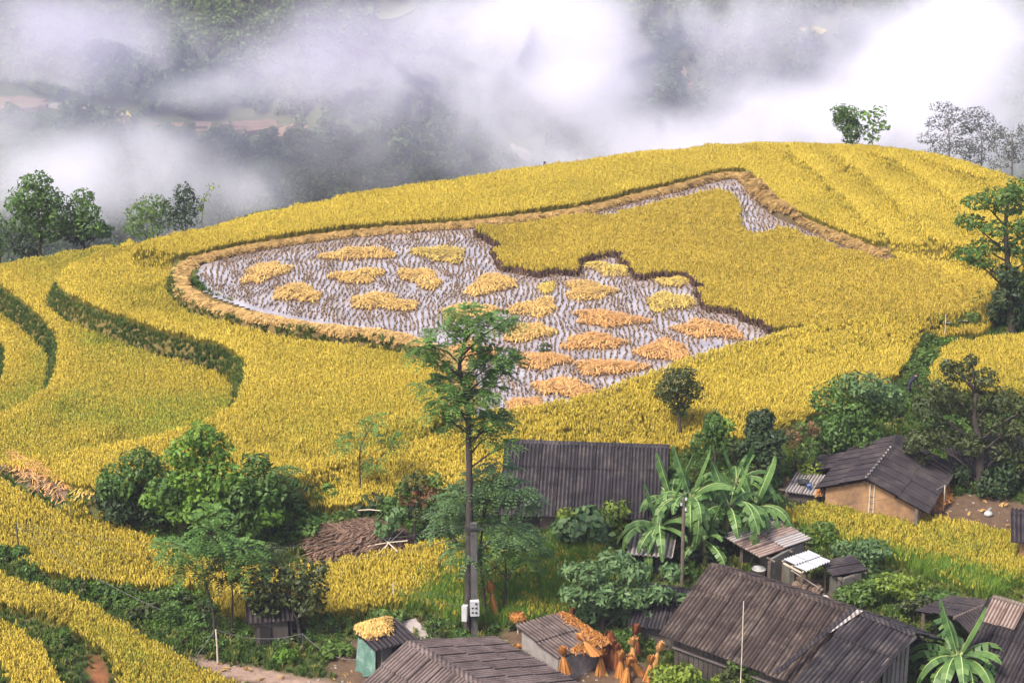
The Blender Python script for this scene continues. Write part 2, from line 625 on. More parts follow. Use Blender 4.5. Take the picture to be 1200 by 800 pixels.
def sstep(t):
    t = np.clip(t, 0, 1)
    return t * t * (3 - 2 * t)


def stamp(poly, z, width=.5, mode='up'):
    global ZZ
    sd = sd_poly(XX, YY, poly) + (fnoise(XX, YY, 1.6, 21) - .5) * .3
    if mode == 'up':
        w = sstep(sd / width + 1)
        ZZ = ZZ * (1 - w) + z * w
    else:
        w = sstep(sd / width)
        ZZ = np.minimum(ZZ, ZZ * (1 - w) + z * w)


stamp(TA, -1.0, .6)
stamp(TU, .15, .6)
for _p, _z in ((R1, .7), (R2, 1.3), (R3, 1.85), (R4, 2.3)):
    stamp(_p, _z, .4)
stamp(HB, -2.55, .85, 'down')
stamp(HC, -4.0, .85, 'down')
stamp(HD, -5.3, .85, 'down')
_dp = -sd_poly(XX, YY, PADDY)                    # the front field rises gently to the paddy's rim
_s = sstep(_dp / 3.2)
ZZ = np.where((sd_poly(XX, YY, TF) > -.3) & (_dp > 0), np.maximum(ZZ, -.42 * (1 - _s) + ZZ * _s), ZZ)
_ring = chaikin([on_z(u, v, .3) for u, v in [(224, 304), (211, 316), (211, 332), (233, 350), (280, 365), (340, 377), (400, 384), (450, 389), (500, 400), (534, 420), (548, 446), (560, 430), (560, 300), (560, 262), (470, 267), (400, 273), (320, 284), (260, 296)]], 1)
stamp(_ring, -.12, .35)
stamp(PADDY, -.12, .35)
# the bund round the paddy: a low earth ridge
BUND_L = chaikin([on_z(u, v, .3) for u, v in [(224, 305), (211, 316), (211, 332), (233, 350), (280, 365), (340, 377), (400, 384), (450, 389), (500, 400), (534, 420), (548, 446), (543, 466)]], 1, False)
BUND_U = chaikin([on_z(u, v, .3) for u, v in [(224, 304), (260, 295), (320, 283), (400, 272), (470, 266), (560, 260), (640, 250), (690, 243), (740, 230), (800, 216), (848, 203), (872, 203), (888, 222), (905, 242), (940, 258), (985, 277), (1035, 296)]], 1, False)
dL, aL = d_line(XX, YY, BUND_L)
dU, aU = d_line(XX, YY, BUND_U)
for _d in (dL, dU):
    ZZ = np.maximum(ZZ, np.where(_d < .75, .15 * np.cos(np.clip(_d / .75, 0, 1) * math.pi / 2) * (.5 + fnoise(XX, YY, 1.5, 33)) - .02, -99))


def gz(x, y):
    """ground height (bilinear)"""
    fx = np.clip((np.asarray(x, float) - GX[0]) / .34, 0, len(GX) - 1.001)
    fy = np.clip((np.asarray(y, float) - GY[0]) / .34, 0, len(GY) - 1.001)
    i, j = np.floor(fx).astype(int), np.floor(fy).astype(int)
    a, b = fx - i, fy - j
    return (ZZ[j, i] * (1 - a) + ZZ[j, i + 1] * a) * (1 - b) + (ZZ[j + 1, i] * (1 - a) + ZZ[j + 1, i + 1] * a) * b


def on_g(u, v, h=0.0):
    return _march(u, v, gz, h)


def at(u, y):
    """ground point in the picture column u at distance y"""
    t = y / ray(u, 500)[1]
    x = ray(u, 500)[0] * t
    for _ in range(3):
        z = float(gz(x, y))
        f = y * CP - (z - CAM_Z) * SP
        x = (u - 600) / FPX * f
    return np.array([x, y, float(gz(x, y))])


# trodden and bare earth
YARDS = [fpoly(p) for p in (
    [(205, 768), (240, 768), (300, 782), (350, 795), (420, 800), (420, 815), (300, 812), (230, 785)],
    [(1070, 612), (1090, 585), (1150, 580), (1230, 600), (1230, 640), (1180, 628), (1110, 618)],
    [(575, 748), (610, 738), (710, 760), (770, 780), (800, 830), (600, 830), (640, 790)],
    [(385, 760), (440, 745), (500, 745), (470, 830), (380, 800)],
    [(350, 640), (380, 612), (450, 610), (490, 630), (480, 658), (420, 668), (365, 665)],
    [(470, 728), (490, 722), (505, 738), (495, 750), (475, 748)],
    [(860, 690), (900, 660), (960, 680), (1000, 700), (960, 720)],
    [(900, 560), (960, 560), (975, 600), (920, 590)])]
REDSOIL = fpoly([(100, 765), (118, 770), (134, 800), (134, 830), (108, 830)])
dry = np.zeros(XX.shape)
for _p in YARDS:
    dry = np.maximum(dry, sstep(sd_poly(XX, YY, _p) / .6 + .5 + (fnoise(XX, YY, 1.1, 5) - .5)))
FIELDS = dict(TA=TA, TU=TU, R1=R1, R2=R2, R3=R3, R4=R4, TF=TF, RF=RF, F1=F1, F2=F2, F3=F3, F4=F4, R5=R5)
soil = np.zeros(XX.shape)
for _p in FIELDS.values():
    soil = np.maximum(soil, sstep(sd_poly(XX, YY, _p) / .3))
mud = sstep(sd_poly(XX, YY, PADDY) / .4 + .5)
red = sstep(sd_poly(XX, YY, REDSOIL) / .4 + .5)
bund = np.maximum(sstep(1.6 - dL / .5), sstep(1.6 - dU / .5))
col = np.zeros(XX.shape + (4,), np.float32)
grass_c, dry_c, soil_c, mud_c, red_c = (np.array(c) for c in ([.045, .062, .018], [.105, .070, .047], [.13, .10, .035], [.075, .05, .04], [.20, .085, .038]))
cc = grass_c + (fnoise(XX, YY, 2.3, 8) - .5)[..., None] * np.array([.06, .04, .02])
lane = sstep(sd_poly(XX, YY, fpoly([(205, 768), (240, 768), (300, 784), (350, 797), (420, 806), (420, 815), (340, 806), (290, 798), (230, 780)])) / .4 + .5)
for w, c in ((soil, soil_c), (dry, dry_c), (lane, np.array([.27, .19, .155])), (mud, mud_c), (red, red_c), (bund * .8, np.array([.14, .085, .04]))):
    cc = cc * (1 - w[..., None]) + c * w[..., None]
col[..., :3] = np.clip(cc, .01, 1)
col[..., 3] = 1

m_ground, nt, b, out = new_mat('earth')
at_ = N(nt, 'ShaderNodeAttribute', attribute_name='cover')
k = ramp(nt, noise(nt, 2.2, 7, .7), [(.25, (.62, .6, .58)), (.75, (1.35, 1.3, 1.25))])
nt.links.new(mix(nt, 1.0, at_.outputs['Color'], k, 'MULTIPLY'), b.inputs['Base Color'])
b.inputs['Roughness'].default_value = .95
b.inputs['Specular IOR Level'].default_value = .15
bump(nt, b, noise(nt, 7, 6, .7), .08)

ny, nx = XX.shape
V = np.stack([XX, YY, ZZ], -1).reshape(-1, 3)
idx = np.arange(nx * ny).reshape(ny, nx)
F = np.stack([idx[:-1, :-1], idx[:-1, 1:], idx[1:, 1:], idx[1:, :-1]], -1).reshape(-1, 4)
me = mesh_np('terraced_hillside', V, F, m_ground, smooth=True)
ca = me.attributes.new('cover', 'FLOAT_COLOR', 'POINT')
ca.data.foreach_set('color', col.reshape(-1))
tag(link('terraced_hillside', me), 'terraced hillside of earth banks round the rice fields', kind='structure')

# ------------------------------------------------------------------ rice
m_leaf = blade('rice_leaf', (.20, .215, .030), (.33, .295, .045), (.085, .18, .022), trans=.45)
m_pan = blade('rice_ear', (.485, .365, .044), (.70, .535, .074), (.17, .28, .032), trans=.3)
m_stalk = blade('rice_stalk', (.30, .24, .055), (.42, .32, .075), (.14, .19, .032), trans=.45)


def tuft(name, rg, n_leaf, n_ear, h, spread, mats, w=.015, ear_w=.023):
    V, F, M = [], [], []

    def strip(p, wd, mi):
        b0 = len(V)
        d = p[-1] - p[0]
        s = np.cross(d, rg.normal(size=3))
        s = s / (np.linalg.norm(s) + 1e-9)
        for q, ww in zip(p, wd):
            V.append(q - s * ww)
            V.append(q + s * ww)
        for i in range(len(p) - 1):
            F.append((b0 + 2 * i, b0 + 2 * i + 1, b0 + 2 * i + 3, b0 + 2 * i + 2))
            M.append(mi)
    for i in range(n_leaf):
        a = rg.uniform(0, 2 * math.pi)
        dr = np.array([math.cos(a), math.sin(a), 0])
        b0 = dr * rg.uniform(0, .08)
        hh = h * rg.uniform(.55, .95)
        s = spread * rg.uniform(.3, 1.0)
        strip([b0, b0 + dr * s * .35 + np.array([0, 0, hh * .6]), b0 + dr * s + np.array([0, 0, hh])], [w * .8, w, w * .2], 0)
    for i in range(n_ear):
        a = rg.uniform(0, 2 * math.pi)
        dr = np.array([math.cos(a), math.sin(a), 0])
        b0 = dr * rg.uniform(0, .09)
        s = spread * rg.uniform(.3, .9)
        hh = h * rg.uniform(.8, 1.0)
        top = b0 + dr * s * .5 + np.array([0, 0, hh])
        strip([b0, top], [w * .5, w * .4], 2)
        strip([top - np.array([0, 0, .20]), top + dr * .05 + np.array([0, 0, .03]), top + dr * .12 + np.array([0, 0, -.12])], [ear_w * .6, ear_w, ear_w * .5], 1)
    me = mesh_np(name, V, F, mats, M)
    return bpy.data.objects.new(name, me)


rg = np.random.default_rng(3)
rice_tree = scatter_tree('rice_tufts', proto_collection('rice_tufts', [tuft('rice_tuft', rg, 7, 10, .84, .20, [m_leaf, m_pan, m_stalk]) for _ in range(6)]))

m_green = blade('green_rice_leaf', (.115, .215, .028), (.27, .37, .060), (.075, .155, .020))
green_tree = scatter_tree('green_rice_tufts', proto_collection('green_rice_tufts', [tuft('green_rice_tuft', rg, 18, 0, .92, .26, [m_green, m_green, m_green]) for _ in range(4)]))


def jitter_grid(poly, step, rg, jit=.32, margin=0.0, holes=()):
    poly = np.asarray(poly)
    x0, y0 = poly[:, :2].min(0)
    x1, y1 = poly[:, :2].max(0)
    x, y = np.meshgrid(np.arange(x0, x1, step), np.arange(y0, y1, step))
    x, y = x.ravel() + rg.normal(0, jit * step, x.size), y.ravel() + rg.normal(0, jit * step, y.size)
    u, v = to_px(x, y, gz(x, y))
    ok = (u > -90) & (u < 1290) & (v < 900)
    x, y = x[ok], y[ok]
    ok = sd_poly(x, y, poly) > margin
    for h_, m_ in holes:
        ok &= sd_poly(x, y, h_) < -m_
    return x[ok], y[ok]


def rice(poly, tone0, seed, holes=(), tree=None, ridge=None, edge_light=.3, loop=False, step=.175, margin=.10, tone_v=.5, green=None, label=None, size=1.0, label_green=''):
    rg = np.random.default_rng(seed)
    x, y = jitter_grid(poly, step, rg, margin=margin, holes=holes)
    k = np.minimum(d_line(x, y, BUND_L)[0] / .95, d_line(x, y, BUND_U)[0] / .5) > 1
    x, y = x[k], y[k]
    z = gz(x, y) - .03
    t = tone0 + (fnoise(x, y, 6, seed) - .5) * tone_v * 1.5 + (fnoise(x, y, 1.1, seed + 7) - .5) * .28 + rg.normal(0, .07, len(x))
    if ridge is not None:                        # light on the step edges painted into the tone, rows behind darkened
        t = t + edge_light * (1.25 * np.exp(-(d_line(x, y, np.vstack([ridge, ridge[:1]]) if loop else ridge)[0] / 1.3) ** 2) - .25)
    if green is not None:                        # plants still green stand as a kind of their own
        g = green(x, y)
        t = t - .35 * g
        k = rg.random(len(x)) < g * (.62 + .38 * fnoise(x, y, 1.6, seed + 5))
        scatter('green_rice', np.stack([x, y, z], 1)[k], np.clip(rg.normal(.45, .25, k.sum()) + (fnoise(x, y, 2, 3)[k] - .5) * .5, 0, 1), rg.uniform(.85, 1.15, k.sum()), rot_random(k.sum(), rg, .1), green_tree,
                label='lush green rice ' + label_green)
        x, y, z, t = x[~k], y[~k], z[~k], t[~k]
    s = size * (.9 + .22 * (fnoise(x, y, 2.5, seed + 3) - .5) * 2 + rg.normal(0, .05, len(x)))
    ro_ = rot_random(len(x), rg, .10)             # the crop leans in broad swathes, here and there it is lodged
    ro_[:, 0] += (fnoise(x, y, 5, seed + 11) - .5) * .55
    ro_[:, 1] += (fnoise(x, y, 5, seed + 12) - .5) * .55
    lodged = sstep((fnoise(x, y, 4.2, seed + 13) - .70) / .06)
    ro_[:, 1] += lodged * .55
    ro_[:, 2] = np.where(lodged > .3, rg.normal(.6, .5, len(x)), ro_[:, 2])
    s = s[:len(x)]
    return scatter('ripe_rice', np.stack([x, y, z], 1), np.clip(t, 0, 1), s, ro_, tree or rice_tree, label=label)


RING = np.vstack([BUND_L[::-1], BUND_U])
rice(TA, .57, 101, ridge=HB, loop=True, edge_light=.28, holes=[(HB, .1), (RING, .2), (TF, 0.)], label='golden rice on the broad terrace that curls round the stepped bowl')
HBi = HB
rice(HB, .33, 102, ridge=HC, loop=True, edge_light=.3, holes=[(HC, .1), (np.vstack([TU]), .05)], margin=.85, label='golden green rice on the second step of the bowl at the hill edge')
rice(HC, .40, 103, ridge=HD, loop=True, edge_light=.3, holes=[(HD, .1)], margin=.85, label='golden rice on the low third step of the bowl')
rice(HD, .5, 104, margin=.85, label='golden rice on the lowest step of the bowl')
bund_hole = []
rice(TU, .70, 105, holes=[(R1, 0.)], label='golden rice on the crest field above the straw covered bund')
rice(R1, .74, 106, ridge=R1[:8], edge_light=.42, holes=[(R2, 0.)], label='golden rice on the first rising band right of the crest field')
rice(R2, .74, 107, ridge=R2[:8], edge_light=.42, holes=[(R3, 0.)], label='golden rice on the second rising band of the crest')
rice(R3, .72, 108, ridge=R3[:7], edge_light=.42, holes=[(R4, 0.)], label='golden rice on the third rising band of the crest')
rice(R4, .68, 109, ridge=R4[:6], edge_light=.42, label='golden rice on the topmost band along the right skyline')
rice(TF, .74, 110, holes=[(PADDY, -.25)], label='bright golden rice in the long field in front of the flooded paddy')
rice(RF, .42, 111, label='yellow green rice in the small field beyond the ditch under the tall tree')
rice(F1, .38, 112, ridge=F1, loop=True, edge_light=.15, label='golden green rice on the slope below the straw heap')
F2c = on_base(580, 690)


def f2green(x, y):
    u, v = to_px(x, y, gz(x, y))
    return sstep((u - 470 + (v - 690) * .9) / 60) * .97


rice(F2, .62, 113, green=f2green, label='rice ripening to gold in the field behind the slender tree', label_green='right of the utility pole')
rice(F3, .30, 114, ridge=F3, loop=True, edge_light=.2, label='yellow green rice on the diagonal terrace at the lower edge')
rice(F4, .58, 115, label='orange tinted rice on the lowest corner terrace')


def r5green(x, y):
    sd = sd_poly(x, y, R5)
    u, v = to_px(x, y, gz(x, y))
    return sstep((v - (618 + (u - 940) * .235)) / 18)


rice(R5, .33, 116, green=r5green, label='yellow green rice plot in front of the mud house', label_green='along the lower edge of the plot before the mud house')
# the part of the paddy that still stands: its cut edge is ragged
UNCUT = fpoly([(556, 270), (562, 279), (572, 286), (584, 292), (582, 306), (592, 317), (612, 322), (632, 325), (655, 322), (676, 324), (682, 310), (690, 305), (712, 302), (727, 303), (732, 312), (742, 316), (744, 328),
               (756, 329), (770, 326), (790, 325), (808, 326), (812, 336), (822, 340), (818, 352), (824, 362), (850, 366), (872, 376), (893, 386), (896, 392), (1000, 386), (1090, 384), (1150, 382), (1182, 356), (1174, 334), (1100, 314), (1035, 298, 'c'),
               (960, 273, 'c'), (912, 257, 'c'), (898, 264, 'c'), (878, 264, 'c'), (868, 256, 'c'), (868, 240, 'c'), (860, 222, 'c'), (845, 214, 'c'), (800, 223, 'c'), (745, 236, 'c'), (722, 245, 'c'), (705, 248, 'c'), (690, 245, 'c'), (640, 250, 'c'), (575, 259, 'c')], 0.0, 0)
_q = []
for _i in range(len(UNCUT)):                     # ragged: clumps left standing, clumps taken
    _a, _b = UNCUT[_i], UNCUT[(_i + 1) % len(UNCUT)]
    _m = max(1, int(np.linalg.norm(_b - _a) / .7))
    for _k in range(_m):
        _q.append(_a + (_b - _a) * _k / _m + np.append(rg.normal(0, .17, 2), 0))
UNCUT = np.array(_q)
m_pan2 = blade('dull_rice_ear', (.43, .31, .040), (.60, .44, .062), (.24, .20, .03))
brown_tree = scatter_tree('dull_rice_tufts', proto_collection('dull_rice_tufts', [tuft('rice_tuft', rg, 7, 10, .84, .20, [m_leaf, m_pan2, m_stalk]) for _ in range(5)]))
o_uncut = rice(UNCUT, .55, 117, tree=brown_tree, margin=.1, tone_v=.35, step=.18, label='standing rice not yet cut in the flooded paddy', size=.97)

# ------------------------------------------------------------------ paddy: water, stubble rows, bund straw
m_water, nt, b, out = new_mat('muddy_water')
cw = ramp(nt, noise(nt, .6, 5, .6), [(.35, (.23, .19, .19)), (.65, (.38, .335, .34))])
nt.links.new(cw, b.inputs['Base Color'])
b.inputs['Roughness'].default_value = .06
b.inputs['IOR'].default_value = 1.6
b.inputs['Specular IOR Level'].default_value = .8
bump(nt, b, noise(nt, 3.5, 3, .5), .012, .35)
WP = chaikin(PADDY[::2], 0)
wp = np.array([[p[0], p[1]] for p in PADDY])
x, y = np.meshgrid(np.arange(wp[:, 0].min() - .8, wp[:, 0].max() + .8, .4), np.arange(wp[:, 1].min() - .8, wp[:, 1].max() + .8, .4))
sd = sd_poly(x, y, PADDY)
sdc = np.minimum(np.minimum(sd[:-1, :-1], sd[1:, :-1]), np.minimum(sd[:-1, 1:], sd[1:, 1:]))
idx = np.arange(x.size).reshape(x.shape)
F = np.stack([idx[:-1, :-1], idx[:-1, 1:], idx[1:, 1:], idx[1:, :-1]], -1)[sdc > -.55]
me = mesh_np('paddy_water', np.stack([x, y, np.full(x.shape, -.03)], -1).reshape(-1, 3), F, m_water)
bm = bmesh.new()
bm.from_mesh(me)
bmesh.ops.delete(bm, geom=[v_ for v_ in bm.verts if not v_.link_faces], context='VERTS')
bm.to_mesh(me)
bm.free()
tag(link('paddy_water', me), 'shallow muddy water flooding the cut paddy', kind='structure')

m_stub = blade('stubble_stalk', (.085, .050, .040), (.20, .12, .07), (.06, .035, .032), trans=.05, rough=.8)
m_stubtip = blade('stubble_tip', (.30, .20, .10), (.42, .29, .14), trans=.1)


def stub(name, rg, mats=None):
    V, F, M = [], [], []
    for i in range(9):
        a = rg.uniform(0, 2 * math.pi)
        dr = np.array([math.cos(a), math.sin(a), 0])
        b0 = dr * rg.uniform(0, .06)
        t = b0 + dr * rg.uniform(.0, .06) + np.array([0, 0, rg.uniform(.14, .26)])
        s = np.array([-dr[1], dr[0], 0]) * .02
        k = len(V)
        m = b0 * .2 + t * .8
        V += [b0 - s, b0 + s, m - s, m + s, t - s, t + s]
        F += [(k, k + 1, k + 3, k + 2), (k + 2, k + 3, k + 5, k + 4)]
        M += [0, 1]
    return bpy.data.objects.new(name, mesh_np(name, V, F, mats or [m_stub, m_stubtip], M))


stub_tree = scatter_tree('stubble_tufts', proto_collection('stubble_tufts', [stub('stubble_tuft', rg) for _ in range(5)]))
edge_tree = scatter_tree('edge_stalks', proto_collection('edge_stalks', [stub('edge_stalk', rg, [m_stub, m_stub]) for _ in range(4)]))
# rows run away from the camera with a slow wobble
rx, ry = np.meshgrid(np.arange(-30, 30, .30), np.arange(94, 156, .20))
sx = rx + .10 * np.sin(ry * .9 + rx * 2.7) + (fnoise(rx, ry, 1.5, 44) - .5) * .42 + (fnoise(rx, ry, 6, 45) - .5) * 1.6 + (ry - 120) * .02 + rg.normal(0, .04, rx.shape)
sy = ry + (fnoise(rx, ry, 3, 47) - .5) * .4 + rg.normal(0, .03, rx.shape)
sx, sy = sx.ravel(), sy.ravel()
ok = (sd_poly(sx, sy, PADDY) > .35) & (sd_poly(sx, sy, UNCUT) < -.05) & (rg.random(sx.size) > .10)
bare = fnoise(sx, sy, 6, 51)
ok &= ~((bare > .68) & (rg.random(sx.size) > .4))
sx, sy = sx[ok], sy[ok]
scatter('rice_stubble', np.stack([sx, sy, np.full(len(sx), -.06)], 1), rg.random(len(sx)), rg.uniform(.55, 1.0, len(sx)), rot_random(len(sx), rg, .1), stub_tree,
        label='wavy rows of dark cut stubble standing in the water')

m_straw = blade('cut_straw', (.40, .245, .085), (.60, .40, .145), (.20, .135, .045), trans=.1, rough=.7)


def wisp(name, rg, n=16, L=.55):
    """a handful of straw lying down, ears toward +X, sagging"""
    V, F = [], []
    for i in range(n):
        a = rg.normal(0, .25)
        dr = np.array([math.cos(a), math.sin(a), 0])
        s = np.array([-dr[1], dr[0], 0]) * rg.uniform(.014, .028)
        p0 = np.array([-L * .5, rg.normal(0, .10), rg.uniform(.02, .14)])
        p1 = p0 + dr * L * .6 + np.array([0, 0, rg.uniform(.0, .08)])
        p2 = p0 + dr * L * rg.uniform(1.0, 1.3) + np.array([0, 0, rg.uniform(-.18, .02)])
        k = len(V)
        V += [p0 - s, p0 + s, p1 - s, p1 + s, p2 - s * 1.6, p2 + s * 1.6]
        F += [(k, k + 1, k + 3, k + 2), (k + 2, k + 3, k + 5, k + 4)]
    return bpy.data.objects.new(name, mesh_np(name, V, F, m_straw))


wisp_tree = scatter_tree('straw_wisps', proto_collection('straw_wisps', [wisp('straw_wisp', rg) for _ in range(5)]))


def bund_straw(line, w, dens, seed, tone, label, zoff=.0):
    rg = np.random.default_rng(seed)
    P, T, RT = [], [], []
    for i in range(len(line) - 1):
        a, b2 = line[i][:2], line[i + 1][:2]
        L = np.linalg.norm(b2 - a)
        d = (b2 - a) / L
        nrm = np.array([d[1], -d[0]])                 # points to the viewer's side for lines that run left to right
        if nrm[1] > 0:
            nrm = -nrm
        n = int(L * dens)
        for t, o_ in zip(rg.random(n), rg.uniform(-1, 1, n)):
            o_ = o_ * w * (.55 + .9 * float(vnoise(np.array(a[0] + i * 7.0), np.array(a[1]), 1.3, seed)))
            q = a + (b2 - a) * t + nrm * o_
            z = float(gz(q[0], q[1])) + zoff + .05 * rg.random()
            P.append((q[0], q[1], z))
            T.append(tone + rg.normal(0, .22))
            RT.append((rg.normal(0, .15), .12 + rg.normal(0, .2), math.atan2(nrm[1], nrm[0]) + rg.normal(0, .4)))
    return scatter('straw_on_bund', np.array(P), np.clip(T, 0, 1), rg.uniform(.65, 1.1, len(P)), np.array(RT), wisp_tree, label=label)


bund_straw(BUND_L, .38, 46, 201, .48, 'thick ribbon of cut straw laid along the near bund of the paddy')
PATHL = [on_g(u, v) for u, v in [(556, 470), (535, 480), (510, 490), (490, 500), (478, 508)]]
bund_straw(np.array(PATHL), .75, 40, 203, .6, 'cut straw spread on the strip between the two front fields')
ex = []
for i in range(len(UNCUT)):
    a, b2 = UNCUT[i], UNCUT[(i + 1) % len(UNCUT)]
    L = np.linalg.norm(b2 - a)
    uu, vv = to_px(a[0], a[1], 0)
    if not (548 < uu < 899 and 268 < vv < 390) or (uu > 840 and vv < 330):
        continue
    for t in np.arange(0, 1, .12 / max(L, .12)):
        for w_ in (-.02,):
            q = a + (b2 - a) * t + rg.normal(0, .05, 3)
            ex.append((q[0], q[1], -.08))
ex = np.array(ex)
ex = ex[(sd_poly(ex[:, 0], ex[:, 1], PADDY) > -.1)]
scatter('cut_edge_stalks', ex, rg.random(len(ex)) * .7, rg.uniform(1.7, 2.7, len(ex)), rot_random(len(ex), rg, .06), edge_tree, label='dark bare stalks along the cut edge of the standing rice')
bund_straw(BUND_U, .36, 40, 202, .10, 'cut straw drooping along the far bund of the paddy')

# ------------------------------------------------------------------ far valley and mountainside
def hills_z(x, y):
    x, y = np.asarray(x, float), np.asarray(y, float)
    near = base_z(np.clip(x, -60, 60), np.clip(y, 56, 214)) - np.abs(np.clip(np.abs(x) - 60, 0, None)) * .35 - 3.0
    far = -96 + np.clip(y - 395, 0, None) * .29 + np.clip(y - 760, 0, None) * .12 - np.clip(y - 1020, 0, None) * .5
    far = far + (fnoise(x, y, 150, 61) - .5) * 44 * np.clip((y - 380) / 120, 0.15, 1.4) + (fnoise(x, y, 38, 63) - .5) * 13
    k = sstep((y - 205) / 170)
    side = sstep((np.abs(x) - 60) / 220) * (1 - k)
    near = near * (1 - side) + (-70 + .1 * y) * side
    return near * (1 - k) + far * k


hx, hy = np.arange(-520, 520.1, 6.5), np.arange(4, 1110, 6.5)
HX, HY = np.meshgrid(hx, hy)
HZ = hills_z(HX, HY)
inside = (np.abs(HX) < 57) & (HY > 58) & (HY < 209)
HZ[inside] -= 3.0
m_hill = surf('forest_floor', (.030, .045, .018), (.075, .095, .035), .05, .95, stain=(.10, .10, .05), stain_scale=.02)
idx = np.arange(HX.size).reshape(HX.shape)
F = np.stack([idx[:-1, :-1], idx[:-1, 1:], idx[1:, 1:], idx[1:, :-1]], -1).reshape(-1, 4)
tag(link('hills', mesh_np('hills', np.stack([HX, HY, HZ], -1).reshape(-1, 3), F, m_hill, smooth=True)), 'misty forested mountainside across the valley', kind='structure')


def on_hill(u, v):
    d = ray(u, v)
    yy = np.arange(300, 1000, 1.0)
    t = yy / d[1]
    z = CAM_Z + d[2] * t
    g = hills_z(d[0] * t, yy)
    k = int(np.argmax(z < g)) if (z < g).any() else len(yy) - 1
    return np.array([d[0] * t[k], yy[k], g[k]])


# bare and planted terraces seen across the valley
m_far_brown = surf('fallow_earth', (.13, .085, .062), (.22, .15, .105), .25, .95)
m_far_pale = surf('pale_path_earth', (.22, .19, .16), (.34, .30, .26), .25, .95)
m_far_gold = surf('far_ripe_rice', (.26, .22, .05), (.40, .32, .07), .25, .95)
m_far_green = surf('far_green_crop', (.07, .10, .04), (.13, .16, .06), .2, .95)
far_specs = [
    ('fallow_terrace', [(-30, 118), (0, 116), (35, 117), (56, 122), (58, 129), (35, 135), (0, 136), (-30, 136)], m_far_brown, 'bare brown terrace at the far left of the misty valley'),
    ('fallow_terrace', [(160, 146), (230, 146), (290, 142), (325, 144), (332, 151), (300, 160), (262, 166), (240, 160), (200, 152)], m_far_brown, 'long brown fallow terrace on the mountain spur'),
    ('fallow_terrace', [(332, 148), (360, 148), (368, 155), (350, 162), (300, 164), (325, 156)], m_far_brown, 'small brown fallow terrace at the tip of the mountain spur'),
    ('pale_path', [(56, 121), (90, 127), (130, 138), (150, 140), (150, 147), (110, 141), (70, 131)], m_far_pale, 'pale earth track between the far terraces'),
    ('far_rice_terrace', [(133, 135), (146, 134), (156, 142), (150, 147), (138, 145)], m_far_gold, 'tiny yellow rice terrace beside the pale track'),
    ('far_rice_terrace', [(933, 34), (960, 33), (968, 40), (960, 56), (945, 48)], m_far_gold, 'yellow rice terrace glowing through the mist on the mountain'),
    ('landslip', [(793, 68), (800, 72), (809, 100), (807, 112), (800, 95)], m_far_brown, 'pale landslip scar in the mist'),
    ('far_crop_terrace', [(400, 30), (440, 18), (480, 8), (490, 16), (450, 30), (405, 42)], m_far_green, 'pale green terrace high on the mountain'),
    ('far_crop_terrace', [(440, 48), (500, 34), (520, 44), (470, 62)], m_far_green, 'grey green terrace below the high one on the mountain'),
    ('far_rice_terrace', [(595, 170), (606, 168), (632, 196), (618, 200)], m_far_pale, 'pale terrace edge showing below the mist behind the crest'),
]
far_polys = []
for nm, pts, mt, lb in far_specs:
    rj = np.random.default_rng(len(lb))
    P = chaikin([on_hill(u, v) for u, v in pts], 2)
    c = P.mean(0)
    P[:, :2] += (P[:, :2] - c[:2]) * rj.normal(0, .07, (len(P), 1)) + rj.normal(0, .35, (len(P), 2))
    P[:, 2] = hills_z(P[:, 0], P[:, 1])
    zt = P[:, 2].mean() * .35 + P[:, 2] * .65 + .9
    far_polys.append(P)
    n = len(P)
    top = np.c_[P[:, :2], zt]
    inner = c + (top - c) * .5
    V = np.vstack([top, np.c_[c[None, :2], [[zt.mean()]]], top - np.array([0, 0, 7.0]), inner])
    F = [(2 * n + 1 + i, 2 * n + 1 + (i + 1) % n, n) for i in range(n)]
    q = [(i, (i + 1) % n, 2 * n + 1 + (i + 1) % n, 2 * n + 1 + i) for i in range(n)] + [(i + n + 1, (i + 1) % n + n + 1, (i + 1) % n, i) for i in range(n)]
    mb = MB()
    mb.add(V, F + q)
    tag(mb.build(nm, mt), lb, kind='structure')

# forest on the mountainside
m_forest = foliage('forest_leaves', (.018, .046, .014), (.12, .18, .045), .2, .7)


def leaf_quads(centers, radii, counts, size, rg, droop=.25, aspect=.5, shell=.55, flat=.35):
    """leaves as small folded diamonds spread through ellipsoids"""
    V = []
    for c, r, n in zip(centers, radii, counts):
        d = rg.normal(size=(n, 3))
        d /= np.linalg.norm(d, axis=1, keepdims=True)
        rad = shell + (1 - shell) * rg.random((n, 1)) ** .6
        lump = 1 + .22 * np.sin(d[:, :1] * 5 + rg.uniform(0, 6)) * np.sin(d[:, 1:2] * 4 + rg.uniform(0, 6))
        p = np.asarray(c) + d * rad * lump * np.asarray(r)
        nrm = d * .7 + np.array([0, 0, flat]) + rg.normal(size=(n, 3)) * .45
        nrm /= np.linalg.norm(nrm, axis=1, keepdims=True)
        t = np.cross(nrm, rg.normal(size=(n, 3)))
        t /= np.linalg.norm(t, axis=1, keepdims=True) + 1e-9
        t[:, 2] -= droop * rg.random(n)
        t /= np.linalg.norm(t, axis=1, keepdims=True)
        s = np.cross(nrm, t)
        L = size * rg.uniform(.6, 1.35, (n, 1))
        W = L * aspect
        V.append(np.stack([p - t * L * .5, p + s * W * .5 + nrm * L * .08, p + t * L * .5 - np.array([0, 0, droop * .2]) * L, p - s * W * .5 + nrm * L * .08], 1))
    return np.concatenate(V)


